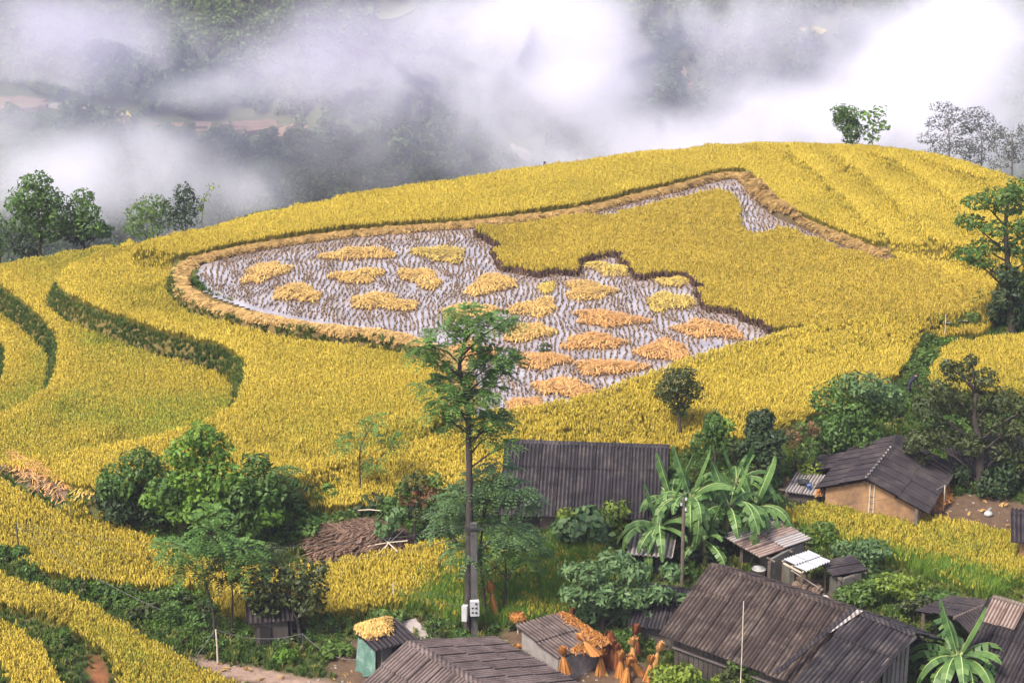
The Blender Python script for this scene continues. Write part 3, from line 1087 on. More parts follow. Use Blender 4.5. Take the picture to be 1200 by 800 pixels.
def frond_quads(centers, radii, counts, L, rg, k=6, droop=.5, lw=.05, ll=.2):
    """feathery compound leaves: a drooping spine with pairs of narrow leaflets"""
    V = []
    for c, r, n in zip(centers, radii, counts):
        d = rg.normal(size=(n, 3))
        d[:, 2] = np.abs(d[:, 2]) * .7 + d[:, 2] * .3
        d /= np.linalg.norm(d, axis=1, keepdims=True)
        p = np.asarray(c) + d * (.25 + .6 * rg.random((n, 1))) * np.asarray(r)
        o = d * np.array([1, 1, .35]) + rg.normal(size=(n, 3)) * .3
        o /= np.linalg.norm(o, axis=1, keepdims=True)
        sd_ = np.cross(o, [0, 0, 1.0])
        sd_ /= np.linalg.norm(sd_, axis=1, keepdims=True) + 1e-9
        Ls = L * rg.uniform(.7, 1.25, (n, 1))
        for j in range(k):
            f = (j + 1) / k
            q = p + o * Ls * f - np.array([0, 0, 1.0]) * Ls * droop * f * f
            for sg in (-1, 1):
                t = sg * sd_ * .85 + o * .5 - np.array([0, 0, .22])
                t = t + rg.normal(size=(n, 3)) * .12
                t /= np.linalg.norm(t, axis=1, keepdims=True)
                w = np.cross(t, np.cross(sd_, o))
                w /= np.linalg.norm(w, axis=1, keepdims=True) + 1e-9
                l_ = ll * (1.1 - .5 * abs(f - .5) * 2)
                V.append(np.stack([q, q + t * l_ * .5 + w * lw, q + t * l_, q + t * l_ * .5 - w * lw], 1))
    return np.concatenate(V)


def quads_obj(name, Q, mats, parent=None, off=None):
    Q = np.asarray(Q).reshape(-1, 3)
    if parent is not None:
        Q = Q - world_loc(parent)
    return link(name, mesh_np(name, Q, np.arange(len(Q)).reshape(-1, 4), mats), parent)


rg = np.random.default_rng(71)
protos = []
for i in range(6):
    nb = 9
    cs = np.c_[rg.normal(0, 1.1, nb), rg.normal(0, 1.1, nb), rg.uniform(1.5, 5.2, nb)]
    Q = leaf_quads(cs, np.c_[rg.uniform(.9, 1.6, nb), rg.uniform(.9, 1.6, nb), rg.uniform(.8, 1.3, nb)], [62] * nb, .75, rg, aspect=.7)
    protos.append(bpy.data.objects.new('forest_tree', mesh_np('forest_tree', Q.reshape(-1, 3), np.arange(len(Q) * 4).reshape(-1, 4), m_forest)))
forest_tree = scatter_tree('forest_trees', proto_collection('forest_trees', protos))
x, y = np.meshgrid(np.arange(-330, 330, 4.3), np.arange(380, 760, 4.3))
x, y = (x + rg.normal(0, 1.4, x.shape)).ravel(), (y + rg.normal(0, 1.4, y.shape)).ravel()
z = hills_z(x, y)
u, v = to_px(x, y, z)
ok = (u > -420) & (u < 1620) & (v > -120) & (v < 330)
for P in far_polys:
    ok &= sd_poly(x, y, P) < -2.2
ok &= fnoise(x, y, 45, 77) > .12
x, y, z = x[ok], y[ok], z[ok]
scatter('forest', np.stack([x, y, z - .5], 1), rg.random(len(x)), rg.uniform(.7, 1.5, len(x)) * (.7 + .6 * fnoise(x, y, 30, 5)), rot_random(len(x), rg, .05), forest_tree,
        label='dense forest on the far mountainside behind the mist')

# ------------------------------------------------------------------ mist in the valley and haze in the air
def mist_mat(name, dens, lo, hi, tint=(.965, .94, 1.0, 1)):
    m = bpy.data.materials.new(name)
    m.use_nodes = True
    nt = m.node_tree
    nt.nodes.remove(nt.nodes['Principled BSDF'])
    out = nt.nodes['Material Output']
    pv = N(nt, 'ShaderNodeVolumePrincipled')
    pv.inputs['Color'].default_value = tint
    pv.inputs['Anisotropy'].default_value = .1
    tc = N(nt, 'ShaderNodeTexCoord')
    ln = N(nt, 'ShaderNodeVectorMath', operation='LENGTH')
    nt.links.new(tc.outputs['Object'], ln.inputs[0])
    fall = N(nt, 'ShaderNodeMapRange', interpolation_type='SMOOTHSTEP')
    nt.links.new(ln.outputs['Value'], fall.inputs[0])
    for i, x in ((1, .98), (2, .15), (3, 0.), (4, 1.)):
        fall.inputs[i].default_value = x
    ge = N(nt, 'ShaderNodeNewGeometry')
    n = N(nt, 'ShaderNodeTexNoise')
    n.inputs['Scale'].default_value = .030
    n.inputs['Detail'].default_value = 7
    n.inputs['Roughness'].default_value = .66
    n.inputs['Distortion'].default_value = .45
    nt.links.new(ge.outputs['Position'], n.inputs['Vector'])
    th = N(nt, 'ShaderNodeMapRange', interpolation_type='SMOOTHSTEP')
    nt.links.new(n.outputs[0], th.inputs[0])
    for i, x in ((1, lo), (2, hi), (3, 0.), (4, 1.)):
        th.inputs[i].default_value = x
    nt.links.new(math_n(nt, 'MULTIPLY', math_n(nt, 'MULTIPLY', fall.outputs[0], th.outputs[0]), dens), pv.inputs['Density'])
    nt.links.new(pv.outputs[0], out.inputs['Volume'])
    return m


m_mist = {'thick': mist_mat('thick_mist', .075, .34, .64), 'mid': mist_mat('drifting_mist', .040, .40, .64), 'thin': mist_mat('thin_mist', .016, .38, .66), 'veil': mist_mat('mist_veil', .021, .24, .70, (.90, .85, 1.0, 1))}
bm = bmesh.new()
bmesh.ops.create_icosphere(bm, subdivisions=3, radius=1)
me_s = bpy.data.meshes.new('mist')
bm.to_mesh(me_s)
bm.free()
mist_me = {}
for k_, m_ in m_mist.items():
    mist_me[k_] = me_s.copy()
    mist_me[k_].materials.append(m_)
for u, v, yd, ru, rv, dp, kd in [
        (610, 130, 400, 150, 110, 45, 'thick'), (700, 75, 420, 95, 90, 35, 'thick'), (530, 30, 430, 90, 60, 35, 'mid'),
        (760, 190, 380, 240, 70, 45, 'thick'), (1120, 110, 390, 210, 130, 50, 'thick'), (1010, 60, 420, 110, 70, 35, 'mid'),
        (920, 150, 395, 150, 70, 40, 'mid'), (110, 200, 370, 190, 62, 45, 'thick'), (250, 235, 380, 140, 50, 40, 'mid'),
        (60, 60, 420, 150, 75, 40, 'thin'), (330, 100, 400, 150, 60, 35, 'thin'), (850, 60, 430, 120, 60, 35, 'thin'), (430, 180, 390, 130, 70, 35, 'thin'),
        (600, 100, 440, 520, 150, 40, 'veil'), (200, 130, 430, 320, 140, 35, 'veil'), (960, 90, 445, 330, 150, 40, 'veil'), (235, 105, 415, 75, 26, 20, 'mid'), (470, 120, 410, 90, 80, 30, 'mid'), (880, 110, 400, 100, 70, 30, 'mid'), (1000, 150, 370, 160, 60, 30, 'thick'), (0, 150, 410, 120, 50, 30, 'mid'), (1120, 30, 420, 170, 80, 40, 'thick'), (880, 20, 440, 130, 60, 30, 'mid'), (640, 20, 440, 150, 60, 35, 'thick'), (90, 40, 440, 190, 70, 35, 'veil'), (400, 60, 440, 200, 90, 35, 'veil'), (60, 30, 435, 200, 80, 35, 'veil'), (30, 100, 420, 160, 60, 30, 'thin')]:
    c = on_y(u, v, yd)
    s = yd * 1.03 / FPX
    o = link('mist', mist_me[kd], None, c)
    o.scale = (ru * s, dp, rv * s)
    tag(o, 'white mist drifting through the valley', kind='stuff')

hz = MB().box((0, 553, 0), (1060, 1120, 2))
zlo, zhi = float(HZ.min()) - 1.5, max(float(HZ.max()), CAM_Z) + 6
hz = MB().box((0, 551.5, (zlo + zhi) / 2), (1056, 1130, zhi - zlo))
m_haze = bpy.data.materials.new('haze_air')
m_haze.use_nodes = True
nt = m_haze.node_tree
nt.nodes.remove(nt.nodes['Principled BSDF'])
pv = N(nt, 'ShaderNodeVolumePrincipled')
pv.inputs['Color'].default_value = (.80, .76, 1.0, 1)
pv.inputs['Density'].default_value = .00020
nt.links.new(pv.outputs[0], nt.nodes['Material Output'].inputs['Volume'])
tag(hz.build('haze', m_haze), 'pale violet haze filling the valley air', kind='stuff')

# ------------------------------------------------------------------ roofs and houses
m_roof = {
    'dark': surf('old_dark_roofing', (.011, .0095, .012), (.026, .022, .025), 1.1, .8, stain=(.06, .05, .048), stain_scale=.9, bmp=.01, stretch=(3, .5, 1), rnd=.07, rib_shade=.55),
    'brown': surf('old_brown_roofing', (.019, .0125, .011), (.048, .033, .028), 1.1, .8, stain=(.105, .080, .066), stain_scale=1.0, bmp=.01, stretch=(3, .5, 1), rnd=.07, rib_shade=.55),
    'grey': surf('weathered_grey_roofing', (.060, .042, .039), (.130, .098, .090), 1.2, .8, stain=(.035, .025, .023), stain_scale=.9, bmp=.01, stretch=(3, .5, 1), rnd=.07, rib_shade=.55),
    'black': surf('mossy_black_roofing', (.011, .009, .011), (.028, .022, .025), 1.0, .8, stain=(.05, .04, .037), stain_scale=.8, bmp=.01, stretch=(3, .5, 1), rnd=.07, rib_shade=.55),
    'white': surf('new_white_sheeting', (.26, .26, .28), (.34, .34, .37), 1.2, .5, bmp=.004, rnd=.03, rib_shade=.22),
    'rust': surf('rusting_tin', (.15, .105, .09), (.23, .17, .145), 1.5, .7, stain=(.10, .055, .04), stain_scale=1.4, bmp=.01, stretch=(3, .5, 1), rnd=.07, rib_shade=.55),
    'tin': surf('pale_tin', (.20, .18, .175), (.30, .27, .255), 1.2, .55, stain=(.14, .10, .08), stain_scale=1.2, bmp=.006, stretch=(3, .5, 1), rnd=.07, rib_shade=.55),
}
m_mudwall = surf('mud_wall', (.22, .125, .06), (.34, .205, .105), 1.6, .95, stain=(.15, .09, .055), stain_scale=.7, bmp=.05)
m_plank = surf('old_planks', (.035, .030, .027), (.075, .063, .055), 2.0, .9, stain=(.07, .055, .05), stain_scale=1, bmp=.03, stretch=(6, 6, .8), rnd=.25)
m_paleplank = surf('pale_planks', (.10, .085, .08), (.20, .17, .16), 2.0, .9, stain=(.15, .12, .11), stain_scale=1, bmp=.03, stretch=(6, 6, .8), rnd=.25)
m_concrete = surf('stained_concrete', (.20, .175, .16), (.32, .29, .275), 1.1, .92, stain=(.11, .09, .08), stain_scale=.7, bmp=.03)
m_darkconc = surf('damp_concrete', (.085, .078, .068), (.16, .145, .13), 1.2, .92, stain=(.10, .10, .07), stain_scale=.8, bmp=.03)
m_void = surf('dark_room', (.012, .011, .011), (.02, .018, .018), 2, 1)
m_wood = surf('dark_timber', (.085, .065, .05), (.16, .125, .10), 3, .9, bmp=.02)
m_pole = surf('bamboo_pole', (.40, .33, .25), (.58, .50, .40), 3, .75)

SH_W, SH_L = .95, 1.6


def sheet_mesh(mat, name='roof_sheet'):
    V, F = [], []
    nw, seg = 5, 4
    for i in range(nw * seg + 1):
        x = SH_W * i / (nw * seg)
        z = .050 * math.cos(2 * math.pi * i / seg)
        V += [(x, 0, z), (x, SH_L, z)]
    F = [(2 * i, 2 * i + 1, 2 * i + 3, 2 * i + 2) for i in range(nw * seg)]
    return mesh_np(name, V, F, mat, smooth=True)


sheet_me = {k: sheet_mesh(m) for k, m in m_roof.items()}


def roof_sheets(parent, p0, p1, down, length, kind, rg, skip=0.0, row_len=1.45, alt=None, alt_p=0.0, name='roof_sheet', jig=1.0):
    """rows of overlapping corrugated sheets from the ridge p0-p1 down the slope, each sheet an object"""
    p0, p1, down = np.asarray(p0, float), np.asarray(p1, float), np.asarray(down, float)
    e = p1 - p0
    W = np.linalg.norm(e)
    e = e / W
    down = down - e * (down @ e)
    down /= np.linalg.norm(down)
    n = np.cross(e, down)
    if n[2] < 0:
        n = -n
    nx = max(1, round(W / .9))
    nr = max(1, round(length / row_len))
    pw, pl = W / nx, length / nr
    base = world_loc(parent)
    for r in range(nr):
        for c in range(nx):
            if skip and rg.random() < skip:
                continue
            kk = alt if (alt and rg.random() < alt_p) else kind
            o = link(name, sheet_me[kk], parent)
            L = pl + .14
            j = rg.normal(0, 1, 3) * jig
            q = p0 + e * (pw * c - .02 + j[0] * .006) + down * (pl * r - .02 + j[1] * .018) + n * (.03 * (r == 0) + .012 + .006 * (c % 2) + .004 * j[2])
            yv = down * 1.0 + n * .022
            yv /= np.linalg.norm(yv)
            xv = e - yv * (e @ yv)
            zv = np.cross(xv, yv)
            xs = (pw + .06) / SH_W
            if zv[2] < 0:
                q = q + e * pw * 1.0
                xv, zv = -xv, -zv
            M = np.eye(4)
            M[:3, 0], M[:3, 1], M[:3, 2] = xv * xs, yv * L / SH_L, zv
            M[:3, 3] = q - base
            o.matrix_local = Matrix(M.tolist())


def gable_house(name, label, p0, p1, sF, sB, zF, zB, zg, kind, wall_mat, rg, over=.45, rake=.4, cap_mat=None, group=None, kindB=None, alt=None, alt_p=0.0, row_len=1.45):
    """ridge p0-p1 (world); the F side lies to the right of p0->p1 seen from above; eave heights zF, zB; ground zg"""
    p0, p1 = np.asarray(p0, float), np.asarray(p1, float)
    e = p1 - p0
    e[2] = 0
    L = np.linalg.norm(e)
    e /= L
    fr = np.array([e[1], -e[0], 0])
    c = (p0 + p1) / 2
    root = thing(name, label, 'house', (c[0], c[1], zg), group)
    zr = p0[2]
    roof = MB()
    cap = cap_mat or m_roof[kind]
    # ridge cap: two folded strips, in lengths
    nseg = max(2, round(L / 1.1))
    for i in range(nseg):
        a = p0 + (p1 - p0) * i / nseg
        b2 = p0 + (p1 - p0) * (i + 1) / nseg
        up = np.array([0, 0, .085 + .012 * (i % 2)])
        for s, zz, sp in ((1, zF, sF), (-1, zB, sB)):
            dn = fr * s * sp + np.array([0, 0, zz - zr])
            dn = dn / np.linalg.norm(dn) * .24
            roof.add([a + up, b2 + up + e * .05, b2 + up + e * .05 + dn, a + up + dn], [(0, 1, 2, 3)])
    # purlins under the sheets show at the verge
    for s, zz, sp in ((1, zF, sF), (-1, zB, sB)):
        for f in (.05, .5, .93):
            q = fr * s * sp * f + np.array([0, 0, (zz - zr) * f - .10])
            roof.bar(p0 + q + e * .06, p1 + q - e * .06, .09, .09)
    ro = roof.build('roof', cap, root)
    for s, zz, sp, kd in ((1, zF, sF, kind), (-1, zB, sB, kindB or kind)):
        dn = fr * s * sp + np.array([0, 0, zz - zr])
        roof_sheets(ro, p0, p1, dn, np.linalg.norm(dn), kd, rg, alt=alt, alt_p=alt_p, row_len=row_len)
    # walls
    wF, wB = sF - over, sB - over
    yF, yB = zr + (zF - zr) * wF / sF - .16, zr + (zB - zr) * wB / sB - .16
    for q in (p0 + e * rake, p1 - e * rake - e * .16):
        g = [q + fr * wF + [0, 0, zg - zr - .3], q + fr * wF + [0, 0, yF - zr], q + [0, 0, -.20], q - fr * wB + [0, 0, yB - zr], q - fr * wB + [0, 0, zg - zr - .3]]
        MB().prism(g, e * .16).build('wall', wall_mat, root)
    for s, w_, y_ in ((1, wF, yF), (-1, wB, yB)):
        a = p0 + e * (rake + .165) + fr * s * (w_ - .08)
        b2 = p1 - e * (rake + .165) + fr * s * (w_ - .08)
        h = y_ - zg + .3
        MB().box(np.array([*((a + b2) / 2)[:2], zg - .3 + h / 2]), (np.linalg.norm(b2 - a), .155, h), math.atan2(e[1], e[0])).build('wall', wall_mat, root)
    return root, ro, e, fr


rgh = np.random.default_rng(501)

# --- long dark house in the middle
P0, P1 = on_y(594, 516, 90.0), on_y(784, 523, 89.2)
P1[2] = P0[2]
zgC = -3.5
hC, rC, eC, fC = gable_house('long_house', 'long dark corrugated roof house behind the slender tree at the field edge', P0, P1, 3.5, 3.2, P0[2] - 2.55, P0[2] - 2.4, zgC, 'dark', m_plank, rgh, over=.5)
q = P0 + fC * 3.02 + eC * 2.5
for k_ in range(2):                                    # front door and a window under the eave
    qq = P0 + fC * 3.03 + eC * (2.4 + 4 * k_)
    MB().box((qq[0], qq[1], zgC + .85), (.9, .08, 1.5), math.atan2(eC[1], eC[0])).build('door' if k_ == 0 else 'window', m_void if k_ else m_wood, hC)

# --- the big house lower right: ridge runs down to the right, small wing with a flatter roof at its end
P0, P1 = on_z(835, 661, -1.0), on_z(1003, 717, -1.0)
hN, rN, eN, fN = gable_house('farmhouse', 'large brown corrugated roof farmhouse with boarded gable below the banana clump', P0, P1, 3.75, 3.4, -3.05, -2.7, -4.8, 'brown', m_plank, rgh, over=.55)
Q1 = P1 + eN * 2.9
Q1[2] = -1.12
A0 = P1 + eN * .05
A0[2] = -.98
# the wing: its sheets run askew to the main ones
wing = MB()
for i in range(3):
    a, b2 = A0 + (Q1 - A0) * i / 3, A0 + (Q1 - A0) * (i + 1) / 3
    wing.add([a + [0, 0, .10], b2 + [0, 0, .10], b2 + [0, 0, .04] + fN * .25, a + [0, 0, .04] + fN * .25], [(0, 1, 2, 3)])
    wing.add([a + [0, 0, .10], b2 + [0, 0, .10], b2 + [0, 0, .02] - fN * .25, a + [0, 0, .02] - fN * .25], [(0, 1, 2, 3)])
wr = wing.build('wing_roof', m_roof['black'], hN)
dnw = fN * 4.6 - eN * .9 + np.array([0, 0, -1.55])
roof_sheets(wr, A0, Q1, dnw, 4.9, 'dark', rgh)
dnb = -fN * 3.4 + np.array([0, 0, -1.7])
roof_sheets(wr, A0, Q1, dnb, 3.8, 'dark', rgh)
vc = MB()
for i in range(5):
    a, b2 = A0 + dnw * i / 5 + [0, 0, .15], A0 + dnw * (i + 1.04) / 5 + [0, 0, .15]
    vc.bar(a - eN * .12, b2 - eN * .12, .24, .05)
vc.build('joint_cap', m_roof['black'], hN)
# pale flashing along the joint, the rafter at the verge and the boards under it
va = A0 + np.array([0, 0, .14])
vb = va + dnw * .36
MB().add([va, vb, vb + eN * .07 + [0, 0, .01], va + eN * .30 + [0, 0, .02]], [(0, 1, 2, 3)]).build('flashing', m_roof['tin'], hN)
ra, rb = Q1 + [0, 0, -.08], Q1 + dnw + [0, 0, -.08]
MB().bar(ra - eN * .02, rb - eN * .02, .12, .14).build('verge_board', m_paleplank, hN)
nb = 17
for i in range(nb):
    f = (i + .6) / nb
    top = ra + (rb - ra) * f - eN * .22 + np.array([0, 0, -.1])
    if i < 6:
        bot = max(-4.9, -3.4 - .1 * i)
    else:
        bot = top[2] - .62
    MB().box((top[0], top[1], (top[2] + bot) / 2), (.045, .235, top[2] - bot - .01 * (i % 3)), math.atan2(eN[1], eN[0])).build('plank', m_paleplank, hN)
post = ra + (rb - ra) * .97 - eN * .2
MB().box((post[0], post[1], -3.9), (.16, .16, 2.4)).build('post', m_wood, hN)
post = ra + (rb - ra) * .35 - eN * .45
MB().box((post[0], post[1], -3.6), (.14, .14, 2.6)).build('post', m_wood, hN)
# boarded front wall, a window and a lean-to rail
for i in range(26):
    q = P0 + eN * (.45 + .262 * i) + fN * (3.75 - .55 + .03)
    MB().box((q[0], q[1], -3.92), (.235, .05, 1.55 - .02 * (i % 3)), math.atan2(eN[1], eN[0])).build('plank', m_plank, hN)
q0 = P0 + fN * 3.35
MB().bar([*(q0 + eN * .3)[:2], -3.75], [*(q0 + eN * 7)[:2], -3.72], .12, .06).build('rail', m_paleplank, hN)

# --- lean-to roof left of the farmhouse, behind the broad tree
P0, P1 = on_z(752, 686, -2.5), on_z(812, 694, -2.5)
P1[2] = P0[2]
gable_house('lean_to_house', 'low dark roof half hidden behind the broadleaf tree beside the farmhouse', P0, P1, 2.2, 1.8, -3.4, -3.3, -4.7, 'dark', m_plank, rgh, over=.3)

# --- grey roof at the bottom edge
P0, P1 = on_z(480, 752, -1.7), on_z(575, 808, -1.7)
P1 = P0 + (P1 - P0) / np.linalg.norm(P1 - P0) * 9.5
hB, rB, eB, fB = gable_house('farmhouse', 'house with a pale grey corrugated roof cut by the lower picture edge', P0, P1, 2.6, 4.6, -3.0, -3.0, -4.9, 'grey', m_concrete, rgh, over=.4)

# --- dark roof in the lower right corner, with a light patch at its ridge
P0 = on_z(1160, 702, -1.3)
P1 = P0 + np.array([.80, -.60, 0]) * 9.5
hR, rR, eR, fR = gable_house('farmhouse', 'dark roofed house in the lower right corner behind the banana plant', P0, P1, 4.4, 3.2, -3.8, -3.0, -5.0, 'black', m_plank, rgh, over=.5)
p_ = P0 + eR * .1 - fR * 0.05 + np.array([0, 0, .16])
pr = MB().bar(p_, p_ + eR * 2.2, .3, .06).build('ridge_board', m_wood, hR)
pr['label'] = 'raised ridge board'
tp = MB().bar(p_ + fR * .1 + eR * .9, p_ + fR * .1 + eR * 2.1, .06, .03).build('patch_frame', m_wood, hR)
roof_sheets(tp, p_ + eR * .15 - [0, 0, .02], p_ + eR * 1.6 - [0, 0, .02], fR * 4.4 + np.array([0, 0, -2.5]), 1.3, 'rust', rgh, name='roof_sheet')

# --- side roof behind it
P0 = on_z(1118, 724, -2.4)
P1 = on_z(1160, 706, -2.4)
g = MB()
g.bar(P0, P1, .12, .12)
lt = thing('lean_to_roof', 'low dark lean to roof against the corner house gable', 'shed', (*((P0 + P1) / 2)[:2], -4.8))
lr = g.build('ridge_pole', m_wood, lt)
eL = (P1 - P0) / np.linalg.norm(P1 - P0)
fL = np.array([eL[1], -eL[0], 0])
roof_sheets(lr, P0, P1, -fL * 2.2 + np.array([0, 0, -.55]), 2.2, 'black', rgh)
roof_sheets(lr, P0, P1, fL * 1.6 + np.array([0, 0, -.8]), 1.7, 'black', rgh)
for f, s in ((.05, 1.3), (.95, 1.3), (.05, -1.8), (.95, -1.8)):
    q = P0 + (P1 - P0) * f + fL * s
    MB().box((q[0], q[1], -3.95), (.12, .12, 2.2)).build('post', m_wood, lt)

# --- mud house to the right
P0, P1 = on_y(1015, 562, 87.9), None
P1 = P0 + np.array([.43, .90, 0]) / math.hypot(.43, .9) * 6.8
hM, rM, eM, fM = gable_house('mud_house', 'mud walled house under a dark sagging roof beside the gnarled tree', P0, P1, 3.1, 2.5, P0[2] - 1.25, P0[2] - .95, -3.5, 'black', m_mudwall, rgh, over=.35, rake=.35)
for i in range(11):
    q = P0 + eM * (.06 + .46 * i) + np.array([0, 0, .14])
    MB().box(q, (.15, .11, .05), math.atan2(eM[1], eM[0])).build('mortar_lump', m_roof['tin'], rM)
q = P0 + eM * .32 - fM * -.15
for k_ in range(2):
    MB().bar([*(q + fM * .22 * k_)[:2], -3.4], [*(q + fM * .22 * k_)[:2], P0[2] - .3], .05, .05).build('ladder_rail', m_pole, hM)
for k_ in range(5):
    a = q + np.array([0, 0, -3.2 + .33 * k_ - q[2]])
    MB().bar(a, a + fM * .26, .045, .045).build('rung', m_paleplank, hM)
# lower left wing of the mud house roof
A = P0 - fM * 1.9 + eM * 3.4 + np.array([0, 0, -.9])
B2 = A + eM * 2.4
wl = MB().bar(A, B2, .1, .1).build('side_roof', m_roof['black'], hM)
roof_sheets(wl, A, B2, -fM * 2.1 + np.array([0, 0, -.6]), 2.2, 'black', rgh)
qd = P0 + eM * .1 + fM * 2.62
MB().bar([qd[0], qd[1], -3.5], [qd[0], qd[1], P0[2] - 1.15], .12, .12).build('post', m_paleplank, hM)

# --- house behind the gnarled tree and one at the right edge
P0 = on_y(1102, 512, 95.5)
P1 = P0 + np.array([6.0, .8, 0])
gable_house('farmhouse', 'dark roof almost hidden behind the gnarled tree', P0, P1, 2.6, 2.4, P0[2] - 1.2, P0[2] - 1.1, -3.3, 'black', m_mudwall, rgh, over=.4)
P0 = on_z(1186, 600, -1.6)
P1 = P0 + np.array([5.5, -1.2, 0])
gable_house('mud_house', 'house corner with a pale wall at the right picture edge beside the yard', P0, P1, 2.0, 2.0, -2.3, -2.3, -3.6, 'black', m_mudwall, rgh, over=.3)


# ------------------------------------------------------------------ sheds
def mono_shed(name, label, corners, zg, h_front, h_back, wall_mat, kind, rg, cat='shed', t=.14, roof_over=.25, walls=(0, 1, 2, 3), alt=None, alt_p=0, skip=0.0):
    """corners: four ground points a,b,c,d; the roof falls from side a-b to side c-d"""
    c4 = [np.array([p[0], p[1], zg]) for p in corners]
    root = thing(name, label, cat, np.mean(c4, 0))
    hs = [h_front, h_front, h_back, h_back]
    for i in walls:
        a, b2 = c4[i], c4[(i + 1) % 4]
        d = (b2 - a) / np.linalg.norm(b2 - a)
        if i % 2 == 0:
            a, b2 = a + d * (t / 2), b2 - d * (t / 2)
        else:
            a, b2 = a + d * (t / 2 + .004), b2 - d * (t / 2 + .004)
        nn = np.array([-d[1], d[0], 0]) * t / 2
        ha, hb = hs[i], hs[(i + 1) % 4]
        MB().prism([a - nn - [0, 0, .3], b2 - nn - [0, 0, .3], b2 - nn + [0, 0, hb], a - nn + [0, 0, ha]], nn * 2).build('wall', wall_mat, root)
    a, b2 = c4[0] + [0, 0, h_front + .05], c4[1] + [0, 0, h_front + .05]
    e = (b2 - a) / np.linalg.norm(b2 - a)
    dn = (c4[3] + [0, 0, h_back + .05]) - a
    Ld = np.linalg.norm(dn)
    dn = dn / Ld
    a2, b3 = a - e * roof_over - dn * roof_over, b2 + e * roof_over - dn * roof_over
    rf = MB()
    for f in (.08, .5, .92):
        rf.bar(a2 + dn * (Ld + 2 * roof_over) * f - [0, 0, .05], b3 + dn * (Ld + 2 * roof_over) * f - [0, 0, .05], .08, .06)
    ro = rf.build('roof', m_wood, root)
    roof_sheets(ro, a2, b3, dn, Ld + 2 * roof_over, kind, rg, alt=alt, alt_p=alt_p, skip=skip)
    return root, ro, a2, b3, dn


# concrete pigsty with the straw covered roof
zs = -4.65
ca_, cb_, cc_, cd_ = on_z(612, 766, zs), on_z(656, 800, zs), on_z(703, 778, zs), on_z(657, 752, zs)
sty, styr, sa, sb, sdn = mono_shed('concrete_shed', 'low concrete shed with straw bundles spread over its tin roof', [cd_, ca_, cb_, cc_], zs, 1.30, 1.12, m_concrete, 'grey', rgh)
# small hut with straw on top and a green tarpaulin at its side
zh = -4.55
h4 = [on_z(424, 783, zh), on_z(446, 797, zh), on_z(484, 785, zh), on_z(462, 772, zh)]
hut, hutr, ha, hb, hdn = mono_shed('small_hut', 'small grey hut topped with loose straw, green tarpaulin hanging on its side', [h4[3], h4[0], h4[1], h4[2]], zh, 1.75, 1.6, m_darkconc, 'black', rgh)
c = (h4[1] * .45 + h4[2] * .55) + np.array([.04, -.10, .75])
MB().box(c, (.7, .06, 1.4), math.atan2(*(h4[2] - h4[1])[1::-1])).build('doorway', m_void, hut)
m_tarp = surf('green_tarpaulin', (.060, .135, .105), (.12, .21, .175), 2.5, .5, stain=(.26, .34, .31), stain_scale=1.5)
a, b2 = h4[0] + np.array([-.12, -.06, 0]), h4[1] + np.array([-.12, -.06, 0])
V, F = [], []
for i in range(9):
    for j in range(9):
        f, g = i / 8, j / 8
        p = a + (b2 - a) * f + np.array([0, 0, 1.6 - 1.45 * g - .35 * g * (1 - f)])
        p = p + np.array([-.05 * math.sin(f * 14 + g * 2) - .10 * g, -.07 * math.sin(f * 14 + g * 2) - .06 * g, 0])
        V.append(p)
F = [(i * 9 + j, i * 9 + j + 1, (i + 1) * 9 + j + 1, (i + 1) * 9 + j) for i in range(8) for j in range(8)]
MB().add(V, F).build('tarpaulin', m_tarp, hut, smooth=True)

# dark hut under the shrub tree on the left
zd = float(on_g(322, 752)[2])
d4 = [on_z(300, 757, zd), on_z(340, 754, zd), on_z(352, 742, zd), on_z(312, 744, zd)]
hutd = mono_shed('plank_hut', 'dark little plank hut under the round shrub tree by the path', [d4[0], d4[1], d4[2], d4[3]], zd, 1.25, 1.55, m_plank, 'black', rgh)[0]
c = (d4[0] * .7 + d4[1] * .3) + np.array([0, -.10, .6])
MB().box(c, (.5, .05, .8), 0).build('doorway', m_void, hutd)

# small grey tin roof below the bananas
zt = -4.1
t4 = [on_z(727, 672, zt), on_z(768, 676, zt), on_z(784, 663, zt), on_z(745, 660, zt)]
mono_shed('tin_shed', 'small shed with a pale grey tin roof left of the banana clump', [t4[3], t4[2], t4[1], t4[0]], zt, 1.5, 1.25, m_plank, 'tin', rgh, walls=(0, 1, 3))

# half open sty behind the farmhouse: patched rusty roof, then bright new sheets on poles
zo = -4.25
o4 = [on_z(868, 668, zo), on_z(900, 690, zo), on_z(940, 672, zo), on_z(905, 652, zo)]
sty2, r2, oa, ob, odn = mono_shed('open_sty', 'open sty with a patched rusty roof beside the bright white sheets', [o4[3], o4[2], o4[1], o4[0]], zo, 1.75, 1.55, m_darkconc, 'rust', rgh, walls=(1, 3), alt='tin', alt_p=.3, roof_over=.35)
w0 = on_z(890, 672, zo)
w1 = on_z(930, 689, zo)
d = (w1 - w0) / np.linalg.norm(w1 - w0)
nn = np.array([-d[1], d[0], 0]) * .14
MB().prism([w0 - [0, 0, .3], w1 - [0, 0, .3], w1 + [0, 0, .95], w0 + [0, 0, 1.05]], nn).build('low_wall', m_darkconc, sty2)
for f, g in ((0, 0), (1, 0), (0, 1), (1, 1), (.5, 1)):
    p = (o4[0] * (1 - f) + o4[3] * f) * (1 - g) + (o4[1] * (1 - f) + o4[2] * f) * g
    MB().box((p[0], p[1], zo + .7), (.13, .13, 1.5)).build('post', m_wood, sty2)

